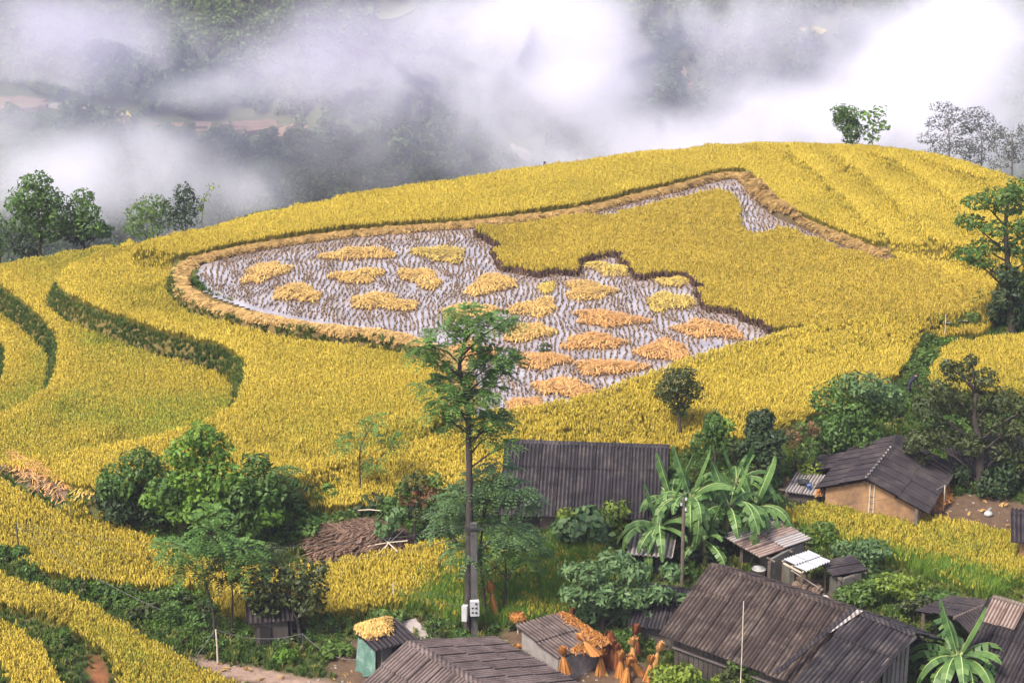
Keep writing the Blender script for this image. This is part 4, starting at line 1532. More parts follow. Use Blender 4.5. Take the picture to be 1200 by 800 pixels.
zw = -2.6
wa, wb = on_z(918, 656, zw), on_z(947, 646, zw)
wc, wd = on_z(968, 656, zw), on_z(940, 668, zw)
aw = thing('sheet_awning', 'bright white corrugated sheets laid on poles behind the farmhouse', 'awning', (*((wa + wc) / 2)[:2], zo))
fr_ = MB()
for f in (-.05, .45, 1.02):
    fr_.bar(wa + (wd - wa) * f - [0, 0, .08], wb + (wc - wb) * f - [0, 0, .08], .06, .06)
fr_.bar(wa - [0, 0, .14], wd - [0, 0, .14], .07, .07).bar(wb - [0, 0, .14], wc - [0, 0, .14], .07, .07)
fro = fr_.build('pole_frame', m_pole, aw)
roof_sheets(fro, wa, wb, wd - wa, np.linalg.norm(wd - wa) * .5, 'white', rgh, row_len=2.0)
roof_sheets(fro, wa + (wd - wa) * .53 - [0, 0, .05], wb + (wc - wb) * .53 - [0, 0, .05], wd - wa, np.linalg.norm(wd - wa) * .5, 'white', rgh, row_len=2.0)
for p in (wa, wb, wc, wd):
    MB().bar([p[0], p[1], zo - .3], [p[0], p[1], zw - .1], .08, .08).build('post', m_wood, aw)
p = on_z(963, 700, -4.3)
tag(MB().tube([wd + np.array([-.5, 0, 0]), p + np.array([0, 0, .4])], .035, 6).build('bamboo_pole', m_pole), 'pale pole leaning from the white sheets to the farmhouse ridge', 'pole')
# stub wall right of the woodpile
zk = -4.4
a, b2 = on_z(974, 700, zk), on_z(988, 708, zk)
k4 = [on_z(972, 695, zk), on_z(985, 708, zk), on_z(1008, 702, zk), on_z(996, 690, zk)]
mono_shed('wall_stub_shed', 'narrow grey walled shed between the woodpile and the bushes', [k4[3], k4[2], k4[1], k4[0]], zk, 1.45, 1.35, m_darkconc, 'black', rgh)

# low flat roof with things drying on it left of the mud house
zl = -3.5
l4 = [on_z(918, 592, zl), on_z(962, 600, zl), on_z(978, 584, zl), on_z(938, 578, zl)]
flat, flr, fa, fb, fdn = mono_shed('flat_roof_shed', 'low shed with a pale flat tin roof left of the mud house', [l4[3], l4[2], l4[1], l4[0]], zl, 1.0, .9, m_plank, 'tin', rgh)

# ------------------------------------------------------------------ grass on the banks, undergrowth round the houses
m_grass = blade('bank_grass', (.055, .105, .018), (.16, .20, .035), (.035, .07, .014), trans=.3)
m_grasspale = blade('dry_grass', (.16, .17, .04), (.34, .28, .09), (.10, .12, .03), trans=.3)


def grass_tuft(name, rg, n, h, spread, mat, w=.022):
    V, F = [], []
    for i in range(n):
        a = rg.uniform(0, 2 * math.pi)
        dr = np.array([math.cos(a), math.sin(a), 0])
        s = np.array([-dr[1], dr[0], 0]) * w
        b0 = dr * rg.uniform(0, .14)
        hh, sp = h * rg.uniform(.5, 1.1), spread * rg.uniform(.3, 1.1)
        p1, p2 = b0 + dr * sp * .4 + [0, 0, hh * .7], b0 + dr * sp + [0, 0, hh * rg.uniform(.7, 1)]
        k = len(V)
        V += [b0 - s, b0 + s, p1 - s, p1 + s, p2]
        F += [(k, k + 1, k + 3, k + 2), (k + 2, k + 3, k + 4, k + 4)]
    F = [f if f[2] != f[3] else (f[0], f[1], f[2], f[2]) for f in F]
    me = bpy.data.meshes.new(name)
    me.from_pydata([tuple(v) for v in V], [], [tuple(dict.fromkeys(f)) for f in F])
    me.materials.append(mat)
    return bpy.data.objects.new(name, me)


rg = np.random.default_rng(801)
grass_tree = scatter_tree('grass_tufts', proto_collection('grass_tufts', [grass_tuft('grass_tuft', rg, 16, .38, .22, m_grass if i < 4 else m_grasspale) for i in range(5)]))
gx_, gy_ = np.meshgrid(np.arange(-48, 48, .27), np.arange(66, 168, .27))
gx_, gy_ = (gx_ + rg.normal(0, .09, gx_.shape)).ravel(), (gy_ + rg.normal(0, .09, gy_.shape)).ravel()
gzz = gz(gx_, gy_)
u, v = to_px(gx_, gy_, gzz)
ok = (u > -60) & (u < 1260) & (v > 120) & (v < 860)
gx_, gy_, gzz, u, v = gx_[ok], gy_[ok], gzz[ok], u[ok], v[ok]
ok = sd_poly(gx_, gy_, PADDY) < .1
infield = np.zeros(len(gx_), bool)
for nm_, P in FIELDS.items():
    if nm_ == 'TA':
        inn = (sd_poly(gx_, gy_, P) > .15) & ~((sd_poly(gx_, gy_, HB) > -.1))
        infield |= inn
    elif nm_ in ('TU', 'R1', 'R2', 'R3', 'R4'):
        infield |= sd_poly(gx_, gy_, P) > -1.8
    else:
        infield |= sd_poly(gx_, gy_, P) > .15
s_b, s_c, s_d = sd_poly(gx_, gy_, HB), sd_poly(gx_, gy_, HC), sd_poly(gx_, gy_, HD)
infield |= ((s_b > .9) & (s_c < -.1)) | ((s_c > .9) & (s_d < -.1)) | (s_d > .9)
bundd = np.minimum(d_line(gx_, gy_, BUND_L)[0], d_line(gx_, gy_, BUND_U)[0])
ok &= ~infield & (bundd > .62) & (d_line(gx_, gy_, BUND_U)[0] > 1.9)
bare = np.zeros(len(gx_))
for P in YARDS + [REDSOIL]:
    bare = np.maximum(bare, sstep(sd_poly(gx_, gy_, P) / .7 + .4))
ok &= rg.random(len(gx_)) > bare * 1.05
ok &= rg.random(len(gx_)) > (fnoise(gx_, gy_, 3.0, 90) - .62) * 4
gx_, gy_, gzz = gx_[ok], gy_[ok], gzz[ok]
ext = []
for P in (HB, HC, HD):                                # the faces of the bowl's steps are thickly grown
    for i in range(len(P)):
        a, b2 = P[i][:2], P[(i + 1) % len(P)][:2]
        L = np.linalg.norm(b2 - a)
        n_ = np.array([a[1] - b2[1], b2[0] - a[0]]) / (L + 1e-9)
        if sd_poly(*( (a + b2)[:, None] / 2 + n_[:, None] * .3), P)[0] < 0:
            n_ = -n_
        k = int(L * 34)
        q = a + (b2 - a) * rg.random((k, 1)) + n_ * rg.uniform(-.05, .85, (k, 1)) + rg.normal(0, .05, (k, 2))
        ext.append(q)
for i in range(len(BUND_L) - 1):                      # and so is the outer foot of the near bund
    a, b2 = BUND_L[i][:2], BUND_L[i + 1][:2]
    n_ = np.array([b2[1] - a[1], a[0] - b2[0]])
    n_ = n_ / (np.linalg.norm(n_) + 1e-9)
    if sd_poly(*((a + b2)[:, None] / 2 + n_[:, None] * .8), RING)[0] > 0:
        n_ = -n_
    k = int(np.linalg.norm(b2 - a) * 26)
    ext.append(a + (b2 - a) * rg.random((k, 1)) + n_ * rg.uniform(.5, 1.0, (k, 1)))
ext = np.vstack(ext)
uu, vv = to_px(ext[:, 0], ext[:, 1], gz(ext[:, 0], ext[:, 1]))
ext = ext[(uu > -80) & (uu < 560) & (vv > 270) & (vv < 480)]
gx_, gy_ = np.r_[gx_, ext[:, 0]], np.r_[gy_, ext[:, 1]]
gzz = gz(gx_, gy_)
t = .25 + (fnoise(gx_, gy_, 3.4, 91) - .4) * 1.2 + rg.normal(0, .1, len(gx_))
scatter('grass', np.stack([gx_, gy_, gzz - .03], 1), np.clip(t, 0, 1), (.55 + 1.1 * fnoise(gx_, gy_, 2.6, 92) ** 1.5) * rg.uniform(.7, 1.3, len(gx_)), rot_random(len(gx_), rg, .15), grass_tree,
        label='green grass on the terrace banks and between the houses')

# colours of leaves
LEAF = {
    'bright': foliage('bright_leaves', (.032, .085, .010), (.165, .28, .034)),
    'mid': foliage('green_leaves', (.022, .058, .012), (.105, .185, .034)),
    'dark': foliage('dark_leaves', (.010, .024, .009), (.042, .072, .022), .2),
    'grey': foliage('haze_tinted_leaves', (.070, .075, .066), (.15, .155, .13), .3),  # haze over the misty skyline trees is put into the leaf colour
    'feather': foliage('feathery_leaves', (.030, .085, .020), (.15, .25, .055)),
    'sumac': foliage('blue_green_leaves', (.036, .082, .030), (.145, .225, .085)),
    'yellow': foliage('yellow_green_leaves', (.075, .125, .012), (.24, .30, .040)),
    'olive': foliage('olive_leaves', (.016, .026, .008), (.075, .095, .026), .25),
    'hedge': foliage('hedge_leaves', (.032, .072, .014), (.135, .21, .042), .3),
    'brown': foliage('dead_brown_leaves', (.085, .040, .020), (.24, .13, .060), .2),
    'rust': foliage('rusty_leaves', (.14, .045, .016), (.34, .13, .045), .2),
}
m_bark = surf('dark_bark', (.028, .022, .020), (.075, .060, .052), 5, .95, bmp=.03, stretch=(3, 3, .6))
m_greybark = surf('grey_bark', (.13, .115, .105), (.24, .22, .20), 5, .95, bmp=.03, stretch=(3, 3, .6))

# leafy undergrowth: low clumps nobody could count
und = []
for i in range(6):
    nb = 5
    cs = np.c_[rg.normal(0, .26, nb), rg.normal(0, .26, nb), rg.uniform(.2, .55, nb)]
    Q = leaf_quads(cs, np.c_[rg.uniform(.2, .36, nb), rg.uniform(.2, .36, nb), rg.uniform(.18, .3, nb)], [34] * nb, .17 if i % 2 else .24, rg, aspect=.5)
    und.append(bpy.data.objects.new('undergrowth_clump', mesh_np('undergrowth_clump', Q.reshape(-1, 3), np.arange(len(Q) * 4).reshape(-1, 4), LEAF[['mid', 'hedge', 'olive', 'bright', 'mid', 'hedge'][i]])))
und_tree = scatter_tree('undergrowth_clumps', proto_collection('undergrowth_clumps', und))
# outlines in which plants stand thick: banks, ditch, hedge lines, gardens
THICK = [fpoly(p) for p in (
    [(-40, 640), (40, 640), (75, 672), (130, 684), (205, 692), (260, 700), (262, 745), (200, 748), (150, 722), (80, 692), (0, 672), (-40, 660)],
    [(230, 690), (330, 700), (400, 712), (420, 740), (470, 735), (480, 760), (420, 752), (360, 770), (300, 772), (230, 758)],
    [(100, 600), (200, 590), (340, 600), (350, 640), (300, 670), (220, 650), (140, 612)],
    [(340, 596), (440, 590), (520, 575), (600, 560), (620, 620), (560, 650), (500, 640), (470, 610), (400, 606), (360, 625)],
    [(600, 612), (720, 612), (740, 650), (700, 680), (640, 640)],
    [(780, 545), (900, 508), (1000, 490), (1060, 455), (1085, 470), (1040, 500), (960, 540), (920, 580), (860, 620), (790, 600)],
    [(1060, 430), (1085, 400), (1105, 392), (1092, 430), (1082, 466), (1050, 470)],
    [(1080, 470), (1200, 478), (1260, 540), (1200, 590), (1120, 570), (1085, 520)],
    [(920, 640), (1000, 660), (1060, 690), (1120, 715), (1180, 720), (1140, 745), (1060, 735), (1010, 705), (960, 665)],
    [(1060, 745), (1130, 750), (1110, 810), (1040, 810)],
    [(640, 680), (740, 690), (790, 740), (760, 770), (700, 745), (650, 720)],
    [(500, 728), (545, 735), (540, 750), (500, 748)], [(560, 728), (640, 720), (650, 735), (590, 742)],
    [(1090, 345), (1190, 335), (1210, 390), (1150, 390), (1110, 378)],
    [(-60, 300), (0, 306), (60, 295), (130, 282), (150, 278), (150, 270), (-60, 285)])]
ux, uy = np.meshgrid(np.arange(-48, 48, .42), np.arange(66, 140, .42))
ux, uy = (ux + rg.normal(0, .16, ux.shape)).ravel(), (uy + rg.normal(0, .16, uy.shape)).ravel()
w = np.full(len(ux), -9.)
for P in THICK:
    w = np.maximum(w, sd_poly(ux, uy, P))
bare = np.full(len(ux), -9.)
for P in YARDS:
    bare = np.maximum(bare, sd_poly(ux, uy, P))
fld = np.full(len(ux), -9.)
for nm_, P in FIELDS.items():
    fld = np.maximum(fld, sd_poly(ux, uy, P))
keep = (w > rg.normal(0, .25, len(ux))) & (bare < 0) & (fld < .1) & (fnoise(ux, uy, 2.4, 95) > .34)
ux, uy = ux[keep], uy[keep]
scatter('undergrowth', np.stack([ux, uy, gz(ux, uy) - .05], 1), rg.random(len(ux)), rg.uniform(.4, 1.1, len(ux)) * (.5 + .75 * fnoise(ux, uy, 3.1, 96)), rot_random(len(ux), rg, .2), und_tree,
        label='leafy undergrowth on the banks, in the ditch and round the gardens')


# ------------------------------------------------------------------ trees and bushes
def plant(name, label, cat, base, y=None, trunk=None, clusters=(), style='broad', mat='mid', k=1.0, size=.27, tr=.10, bark=m_bark, seed=0, group=None, depth=.8, mats=None, branches=True, aspect=.48, L=.62):
    """base: (u, v) of the foot on the ground, or (u, None) with the distance y; trunk: (u, v) points above it; clusters: (u, v, ru, rv)"""
    rg = np.random.default_rng(seed + 1000)
    if y is None:
        B = on_g(base[0], base[1])
        y = B[1]
    else:
        B = at(base[0], y)
    root = thing(name, label, cat, B, group)
    sc = y * 1.05 / FPX
    tp = [B - [0, 0, .2]] + [on_y(p[0], p[1], y) for p in (trunk or [])]
    cl = []
    for c in clusters:
        p = on_y(c[0], c[1], y)
        rx, rz = c[2] * sc, c[3] * sc
        p = p + np.array([0, rg.uniform(-1, 1) * rx * depth, 0])
        cl.append((p, np.array([rx, rx * .9, rz])))
    wood = MB()
    if len(tp) > 1:
        rr = np.linspace(tr, tr * .25, len(tp))
        tp2 = chaikin(np.array(tp), 2, False)
        wood.tube(tp2, np.interp(np.linspace(0, 1, len(tp2)), np.linspace(0, 1, len(tp)), rr), 8, wob=.06, seed=seed)
        if branches:
            for p, r in cl:
                low = [q for q in tp2 if q[2] < p[2] - .1]
                q = low[-1] if low else tp2[0]
                cand = min(low or [tp2[0]], key=lambda q_: abs(p[2] - q_[2] - .8 * math.hypot(p[0] - q_[0], p[1] - q_[1])))
                m_ = (cand + p) / 2 + np.array([0, 0, .12]) + rg.normal(0, .07, 3)
                wood.tube([cand, m_, p, p + (p - m_) * .35 + rg.normal(0, .08, 3)], [tr * .26, tr * .19, tr * .11, .008], 5)
    elif clusters:                                     # a bush: several stems from the foot
        for p, r in cl:
            wood.tube([B - [0, 0, .1] + rg.normal(0, .12, 3) * [1, 1, 0], (B + p) / 2 + rg.normal(0, .1, 3), p], [tr * .6, tr * .4, .012], 5)
    if wood.v:
        wood.build('trunk' if len(tp) > 1 else 'stems', bark, root, smooth=True)
    groups = {}
    for i, (c, (p, r)) in enumerate(zip(clusters, cl)):
        groups.setdefault(c[4] if len(c) > 4 else mat, []).append((p, r, c))
    for mm, items in groups.items():
        cs, rs = [a[0] for a in items], [a[1] for a in items]
        ar = [a[2][2] * a[2][3] for a in items]
        if style == 'feather':
            Q = frond_quads(cs, rs, [max(6, int(.19 * a * k)) for a in ar], L, rg)
        else:
            Q = leaf_quads(cs, rs, [max(20, int(1.05 * a * k * (.27 / size) ** 1.4)) for a in ar], size, rg, aspect=aspect)
        quads_obj('crown', Q, LEAF[mm], root)
    return root


def auto_clusters(u, v, ru, rv, n, rg, r=(.28, .5)):
    """n overlapping lumps inside an ellipse in the picture plane"""
    out = []
    for i in range(n):
        a, d = rg.uniform(0, 2 * math.pi), math.sqrt(rg.random()) * .72
        f = rg.uniform(*r)
        out.append((u + math.cos(a) * d * ru, v + math.sin(a) * d * rv, ru * f, rv * f * .9))
    return out


rt = np.random.default_rng(77)
# the slender tall tree in the middle
plant('tall_tree', 'tall slender feathery tree rising in front of the flooded paddy', 'tree', (548, 744),
      trunk=[(549, 690), (550, 620), (550, 555), (549, 500), (548, 465), (536, 430), (545, 400), (548, 378)], tr=.20, style='feather', mat='feather', seed=1, k=1.35,
      clusters=[(545, 370, 24, 13), (522, 383, 20, 9), (570, 378, 24, 11), (592, 378, 15, 10), (548, 392, 21, 9), (497, 412, 15, 14), (509, 408, 11, 9), (514, 425, 11, 9), (554, 412, 18, 8), (584, 412, 20, 12),
                (600, 424, 11, 12), (575, 432, 18, 9), (559, 440, 16, 9), (506, 450, 16, 8), (531, 448, 20, 10), (522, 468, 25, 11), (555, 466, 24, 11), (536, 480, 20, 9), (513, 484, 13, 8), (577, 455, 13, 8),
                (568, 490, 13, 12), (581, 500, 18, 14), (570, 516, 14, 10), (595, 520, 11, 8), (540, 500, 13, 7), (586, 440, 13, 8)])
# big bright tree on the left and the dark one beside it
plant('leafy_tree', 'large bright green bushy tree left of the slim saplings', 'tree', (255, 655), trunk=[(252, 620), (246, 580), (240, 540)], tr=.2, mat='bright', seed=2, k=1.1, size=.30,
      clusters=[(236, 508, 20, 16), (215, 530, 22, 18), (250, 528, 24, 18), (226, 556, 28, 22), (262, 556, 26, 22), (200, 572, 24, 18, 'mid'), (244, 586, 30, 24), (282, 570, 20, 20, 'mid'), (298, 548, 18, 16, 'mid'), (316, 572, 22, 20, 'mid'),
                (208, 600, 26, 20), (286, 604, 28, 20, 'mid'), (318, 600, 18, 16), (180, 590, 20, 16)])
plant('dark_thicket', 'dark dense thicket left of the large bright tree', 'bush', (160, 618), mat='dark', seed=3, k=1.2,
      clusters=[(140, 560, 26, 22, 'mid'), (165, 540, 24, 20, 'mid'), (150, 590, 34, 24), (185, 600, 28, 20), (125, 580, 18, 18), (180, 562, 24, 20, 'mid')])
plant('sapling_tree', 'feathery young trees with thin trunks above the little plank hut', 'tree', (250, 752), trunk=[(252, 725), (246, 700), (240, 680), (236, 655)], tr=.08, style='feather', mat='feather', seed=4, k=.62,
      clusters=[(214, 632, 30, 16), (250, 622, 30, 18), (286, 636, 28, 18), (232, 650, 30, 14), (268, 655, 28, 14), (205, 655, 18, 12), (296, 662, 20, 12), (246, 604, 22, 12), (225, 672, 20, 10)])
plant('sapling_tree', 'thin dark trunked sapling right of the feathery pair by the dirt path', 'tree', (272, 746), trunk=[(272, 715), (273, 690), (268, 670)], tr=.07, style='feather', mat='olive', seed=5, k=.7,
      clusters=[(262, 668, 22, 14), (288, 684, 20, 12), (276, 650, 20, 12), (310, 650, 20, 14)])
plant('shrub_tree', 'rounded olive green shrub tree leaning over the little plank hut', 'tree', (352, 752), trunk=[(350, 730), (342, 712), (338, 695)], tr=.10, mat='olive', seed=6, k=.75,
      clusters=[(300, 690, 20, 14), (322, 676, 24, 16), (348, 672, 24, 16), (368, 684, 20, 16), (336, 698, 26, 16), (362, 706, 20, 14), (312, 710, 18, 12), (376, 664, 12, 10), (300, 706, 14, 8)])
# small palms / saplings at the field edge
plant('palm_sapling', 'spiky palm like sapling behind the large bright tree', 'tree', (318, 612), trunk=[(316, 590), (316, 560)], tr=.06, style='feather', mat='mid', seed=7, L=1.2,
      clusters=[(316, 552, 22, 10), (330, 566, 18, 10), (302, 566, 16, 10), (334, 590, 18, 14)])
plant('thin_sapling', 'very thin sapling with sparse tufts standing against the golden rice', 'tree', (423, 588), trunk=[(422, 560), (421, 525), (430, 508), (436, 498)], tr=.05, style='feather', mat='feather', seed=8, k=.9,
      clusters=[(440, 490, 14, 8), (412, 518, 12, 7), (405, 524, 8, 8), (456, 520, 14, 8), (460, 526, 8, 6), (437, 545, 10, 8), (430, 500, 8, 5)])
for i, (u_, v_, s_, lb) in enumerate([(395, 575, 1.0, 'small feathery bush at the lower edge of the front rice field'), (372, 572, .8, 'smaller feathery bush left of its twin below the golden rice'), (365, 612, 1.3, 'rounded green bush left of the brown brush heap'),
                                      (402, 606, 1.1, 'green bush on the upper edge of the brown brush heap')]):
    plant('small_bush', lb, 'bush', (u_, v_ + 10 * s_), style='feather' if i < 2 else 'broad', mat='feather' if i != 3 else 'hedge', seed=20 + i, tr=.04, clusters=[(u_, v_, 14 * s_, 9 * s_), (u_ + 9 * s_, v_ + 4, 11 * s_, 8 * s_), (u_ - 8 * s_, v_ + 5, 10 * s_, 7 * s_)])
# the pale feathery pair in front of the long house
plant('acacia_tree', 'pale green feathery tree in front of the left end of the long house', 'tree', (571, 728), trunk=[(566, 690), (562, 650), (566, 610)], tr=.10, style='feather', mat='sumac', seed=9, k=1.05,
      clusters=[(586, 545, 20, 12), (565, 562, 26, 13), (600, 566, 26, 13), (540, 580, 26, 14), (578, 586, 30, 14), (612, 590, 24, 14), (528, 604, 26, 14), (560, 612, 30, 14), (598, 616, 28, 14), (618, 630, 18, 12), (520, 628, 20, 12), (546, 640, 26, 12)])
plant('acacia_tree', 'second feathery tree with a forked dark trunk right of the concrete pole', 'tree', (591, 726), trunk=[(592, 700), (593, 672), (592, 650)], tr=.09, style='feather', mat='feather', seed=10, k=.8,
      clusters=[(580, 640, 22, 10), (606, 646, 24, 12), (626, 650, 18, 10), (600, 628, 20, 10), (618, 664, 16, 8), (572, 660, 14, 8), (555, 668, 12, 8)])
plant('withered_tree', 'small tree hung with withered brown leaves left of the concrete pole', 'tree', (486, 640), trunk=[(486, 610), (485, 580), (487, 565)], tr=.08, mat='brown', seed=11, k=.8,
      clusters=[(488, 562, 18, 10, 'olive'), (482, 580, 16, 14), (500, 575, 14, 12), (510, 560, 12, 10, 'mid'), (472, 570, 12, 10, 'mid'), (495, 600, 16, 12, 'olive')])
plant('papaya_plant', 'young papaya plant with a round leafy top beside the brush heap', 'plant', (462, 648), trunk=[(460, 632), (458, 622)], tr=.05, mat='sumac', seed=12, size=.4, k=.9, aspect=.6,
      clusters=[(456, 612, 15, 10), (466, 604, 10, 8), (448, 620, 10, 7)])
plant('dark_hedge', 'dark hedge bush behind the brush heap', 'bush', (452, 606), mat='dark', seed=13, clusters=[(440, 592, 20, 12), (462, 588, 20, 14, 'mid'), (424, 598, 16, 10), (478, 598, 14, 12)])
# right of the long house
plant('broadleaf_shrub', 'large leaved green shrub at the right foot of the long house', 'bush', (680, 648), mat='sumac', seed=14, size=.45, aspect=.75, k=1.1, clusters=[(668, 618, 22, 16), (690, 610, 24, 18), (684, 632, 28, 16), (660, 636, 16, 12), (704, 626, 16, 14)])
plant('citrus_shrub', 'yellow green shrub right of the large leaved shrub', 'bush', (722, 640), mat='yellow', seed=15, clusters=[(722, 596, 18, 12), (712, 612, 22, 16), (728, 620, 20, 16), (706, 630, 18, 14), (664, 600, 14, 9)])
plant('round_tree', 'small round headed tree standing alone at the edge of the golden field', 'tree', (797, 518), trunk=[(797, 495), (795, 478), (794, 462)], tr=.10, mat='olive', seed=16, k=1.3, size=.2,
      clusters=[(794, 444, 20, 13), (780, 456, 16, 13), (810, 456, 15, 13), (795, 466, 20, 13), (788, 438, 12, 8), (804, 436, 12, 8), (798, 482, 10, 10, 'mid')])
plant('round_tree', 'dark round crowned tree behind the banana clump', 'tree', (888, 580), trunk=[(888, 550), (887, 525)], tr=.14, mat='dark', seed=17, k=1.25, clusters=auto_clusters(886, 515, 42, 38, 16, rt))
plant('round_tree', 'mid green bushy tree left of the dark round tree', 'tree', (838, 560), trunk=[(838, 535), (838, 515)], tr=.10, mat='mid', seed=18, k=1.1, clusters=auto_clusters(836, 510, 26, 28, 9, rt) + [(850, 500, 14, 10, 'bright')])
plant('broad_tree', 'broad two toned green tree left of the ditch above the mud house', 'tree', (1000, 535), trunk=[(1000, 510), (1000, 485)], tr=.16, mat='mid', seed=19, k=1.15,
      clusters=[(1010, 446, 26, 14, 'sumac'), (1032, 458, 24, 16, 'sumac'), (990, 454, 22, 16), (972, 472, 22, 18), (1000, 476, 28, 20), (1034, 480, 22, 16, 'hedge'), (980, 500, 28, 22), (1010, 504, 26, 20), (996, 524, 30, 16), (968, 520, 20, 18, 'olive'), (1048, 470, 16, 14, 'hedge')])
plant('flowering_shrub', 'yellowish shrub with dry tips left of the broad tree', 'bush', (938, 560), mat='yellow', seed=21, k=.8, size=.2, clusters=[(932, 510, 14, 14, 'brown'), (944, 522, 16, 14, 'hedge'), (930, 532, 16, 14), (948, 545, 16, 12), (940, 500, 9, 9, 'hedge'), (952, 505, 10, 12, 'brown')])
# the gnarled tree
plant('gnarled_tree', 'gnarled dark olive tree with bare twisting limbs above the yard', 'tree', (1150, 578), tr=.30, mat='olive', seed=22, k=1.3, size=.24,
      trunk=[(1148, 550), (1150, 520), (1140, 490), (1144, 460)],
      clusters=[(1100, 452, 20, 14), (1126, 440, 20, 12), (1154, 444, 16, 12), (1178, 470, 20, 16), (1090, 480, 22, 16), (1120, 475, 24, 16), (1160, 496, 26, 18), (1190, 500, 18, 16), (1080, 510, 20, 14), (1108, 512, 26, 16),
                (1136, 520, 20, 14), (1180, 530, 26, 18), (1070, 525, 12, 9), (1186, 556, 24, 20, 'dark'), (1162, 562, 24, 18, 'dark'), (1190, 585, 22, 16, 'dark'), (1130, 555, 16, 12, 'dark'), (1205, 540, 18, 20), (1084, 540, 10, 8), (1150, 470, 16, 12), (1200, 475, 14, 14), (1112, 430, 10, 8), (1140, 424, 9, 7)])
plant('tall_tree', 'tall dark trunked tree with layered crown at the right picture edge', 'tree', (1187, 392), tr=.26, mat='mid', seed=23, k=1.6, size=.3,
      trunk=[(1184, 350), (1180, 300), (1178, 260), (1182, 235)],
      clusters=[(1172, 228, 24, 10), (1200, 224, 20, 12), (1150, 240, 20, 9), (1185, 245, 22, 10), (1140, 262, 18, 9), (1165, 266, 20, 9), (1200, 262, 18, 12), (1132, 296, 18, 8), (1155, 290, 18, 9), (1190, 290, 20, 12),
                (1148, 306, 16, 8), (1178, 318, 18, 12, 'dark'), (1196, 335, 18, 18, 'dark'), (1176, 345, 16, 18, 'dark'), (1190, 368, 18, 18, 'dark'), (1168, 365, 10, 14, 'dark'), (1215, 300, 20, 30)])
# skyline trees
plant('skyline_tree', 'tallest drooping leafy tree on the left skyline', 'tree', (48, None), y=141, trunk=[(46, 290), (45, 250), (45, 225)], tr=.22, mat='mid', seed=24, k=2.0, size=.34,
      clusters=[(45, 212, 20, 12), (36, 228, 24, 14), (58, 232, 20, 14), (20, 244, 18, 12), (44, 250, 26, 16), (70, 252, 14, 14), (26, 266, 22, 14), (56, 272, 26, 16), (30, 288, 20, 14, 'dark')])
plant('skyline_tree', 'drooping leafy tree right of the tallest one on the left skyline', 'tree', (98, None), y=142, trunk=[(98, 280), (97, 250)], tr=.16, mat='mid', seed=25, k=2.0, size=.34,
      clusters=[(96, 232, 14, 10), (88, 246, 16, 12), (106, 246, 14, 12), (82, 262, 20, 12), (108, 264, 22, 12), (92, 274, 26, 12, 'dark'), (122, 272, 12, 8)])
plant('skyline_tree', 'small tree cut by the left picture edge on the skyline', 'tree', (0, None), y=140, trunk=[(0, 290), (-2, 270)], tr=.12, mat='mid', seed=26, k=1.2, clusters=[(-4, 262, 14, 14), (2, 280, 12, 12), (-8, 290, 16, 14)])
plant('skyline_bush', 'round green bush on the skyline left of the crest field', 'bush', (180, None), y=143, mat='hedge', seed=27, k=1.3, tr=.08, clusters=[(180, 238, 20, 14), (164, 250, 18, 12), (190, 252, 22, 14), (172, 262, 26, 12), (156, 264, 10, 8)])
plant('skyline_bush', 'dark bush beside the bamboo sprig on the skyline', 'bush', (216, None), y=142, mat='dark', seed=28, k=1.3, tr=.08, clusters=[(214, 226, 12, 10), (206, 242, 16, 12), (224, 242, 14, 12), (214, 256, 20, 12), (218, 232, 12, 10)])
plant('bamboo_sprig', 'thin bamboo sprig bending over the skyline beside the dark bush', 'bamboo', (236, None), y=140, trunk=[(237, 250), (240, 230), (248, 218)], tr=.03, mat='yellow', seed=29, k=.4, clusters=[(247, 220, 8, 4), (240, 232, 6, 8), (236, 246, 5, 8)], branches=False)
plant('clipped_tree', 'dense dark green heart shaped tree on the crest', 'tree', (998, None), y=158.5, trunk=[(997, 160), (995, 148)], tr=.12, mat='mid', seed=30, k=3.0, size=.28, clusters=[(984, 131, 10, 9), (996, 132, 11, 9), (992, 144, 15, 11), (1000, 152, 13, 11), (998, 162, 11, 8), (986, 138, 10, 9)], depth=.4)
plant('airy_tree', 'airy light green tree beside the heart shaped tree on the crest', 'tree', (1022, None), y=158.5, trunk=[(1022, 158), (1024, 140)], tr=.06, mat='bright', seed=31, k=.9, size=.40, aspect=.6, clusters=[(1018, 136, 12, 8), (1032, 132, 9, 7), (1026, 148, 14, 8), (1036, 148, 8, 6), (1020, 158, 12, 8)], depth=.5)
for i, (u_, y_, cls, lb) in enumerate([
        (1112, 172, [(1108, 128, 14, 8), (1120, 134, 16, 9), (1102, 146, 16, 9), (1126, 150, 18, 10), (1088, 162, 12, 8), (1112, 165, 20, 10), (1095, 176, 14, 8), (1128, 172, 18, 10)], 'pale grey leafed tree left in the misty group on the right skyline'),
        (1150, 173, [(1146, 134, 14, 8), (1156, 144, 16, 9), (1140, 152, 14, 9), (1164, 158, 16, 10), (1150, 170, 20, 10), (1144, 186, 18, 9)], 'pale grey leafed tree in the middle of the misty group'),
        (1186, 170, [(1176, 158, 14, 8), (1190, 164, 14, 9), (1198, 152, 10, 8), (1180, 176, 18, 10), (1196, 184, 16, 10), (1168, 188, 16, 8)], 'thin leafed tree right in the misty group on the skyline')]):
    plant('misty_tree', lb, 'tree', (u_, None), y=y_, trunk=[(u_, 190), (u_ + 1, 165), (u_ - 2, 140 + i * 8)], tr=.12, mat='grey', seed=32 + i, k=1.5, size=.24, clusters=cls, bark=m_greybark)
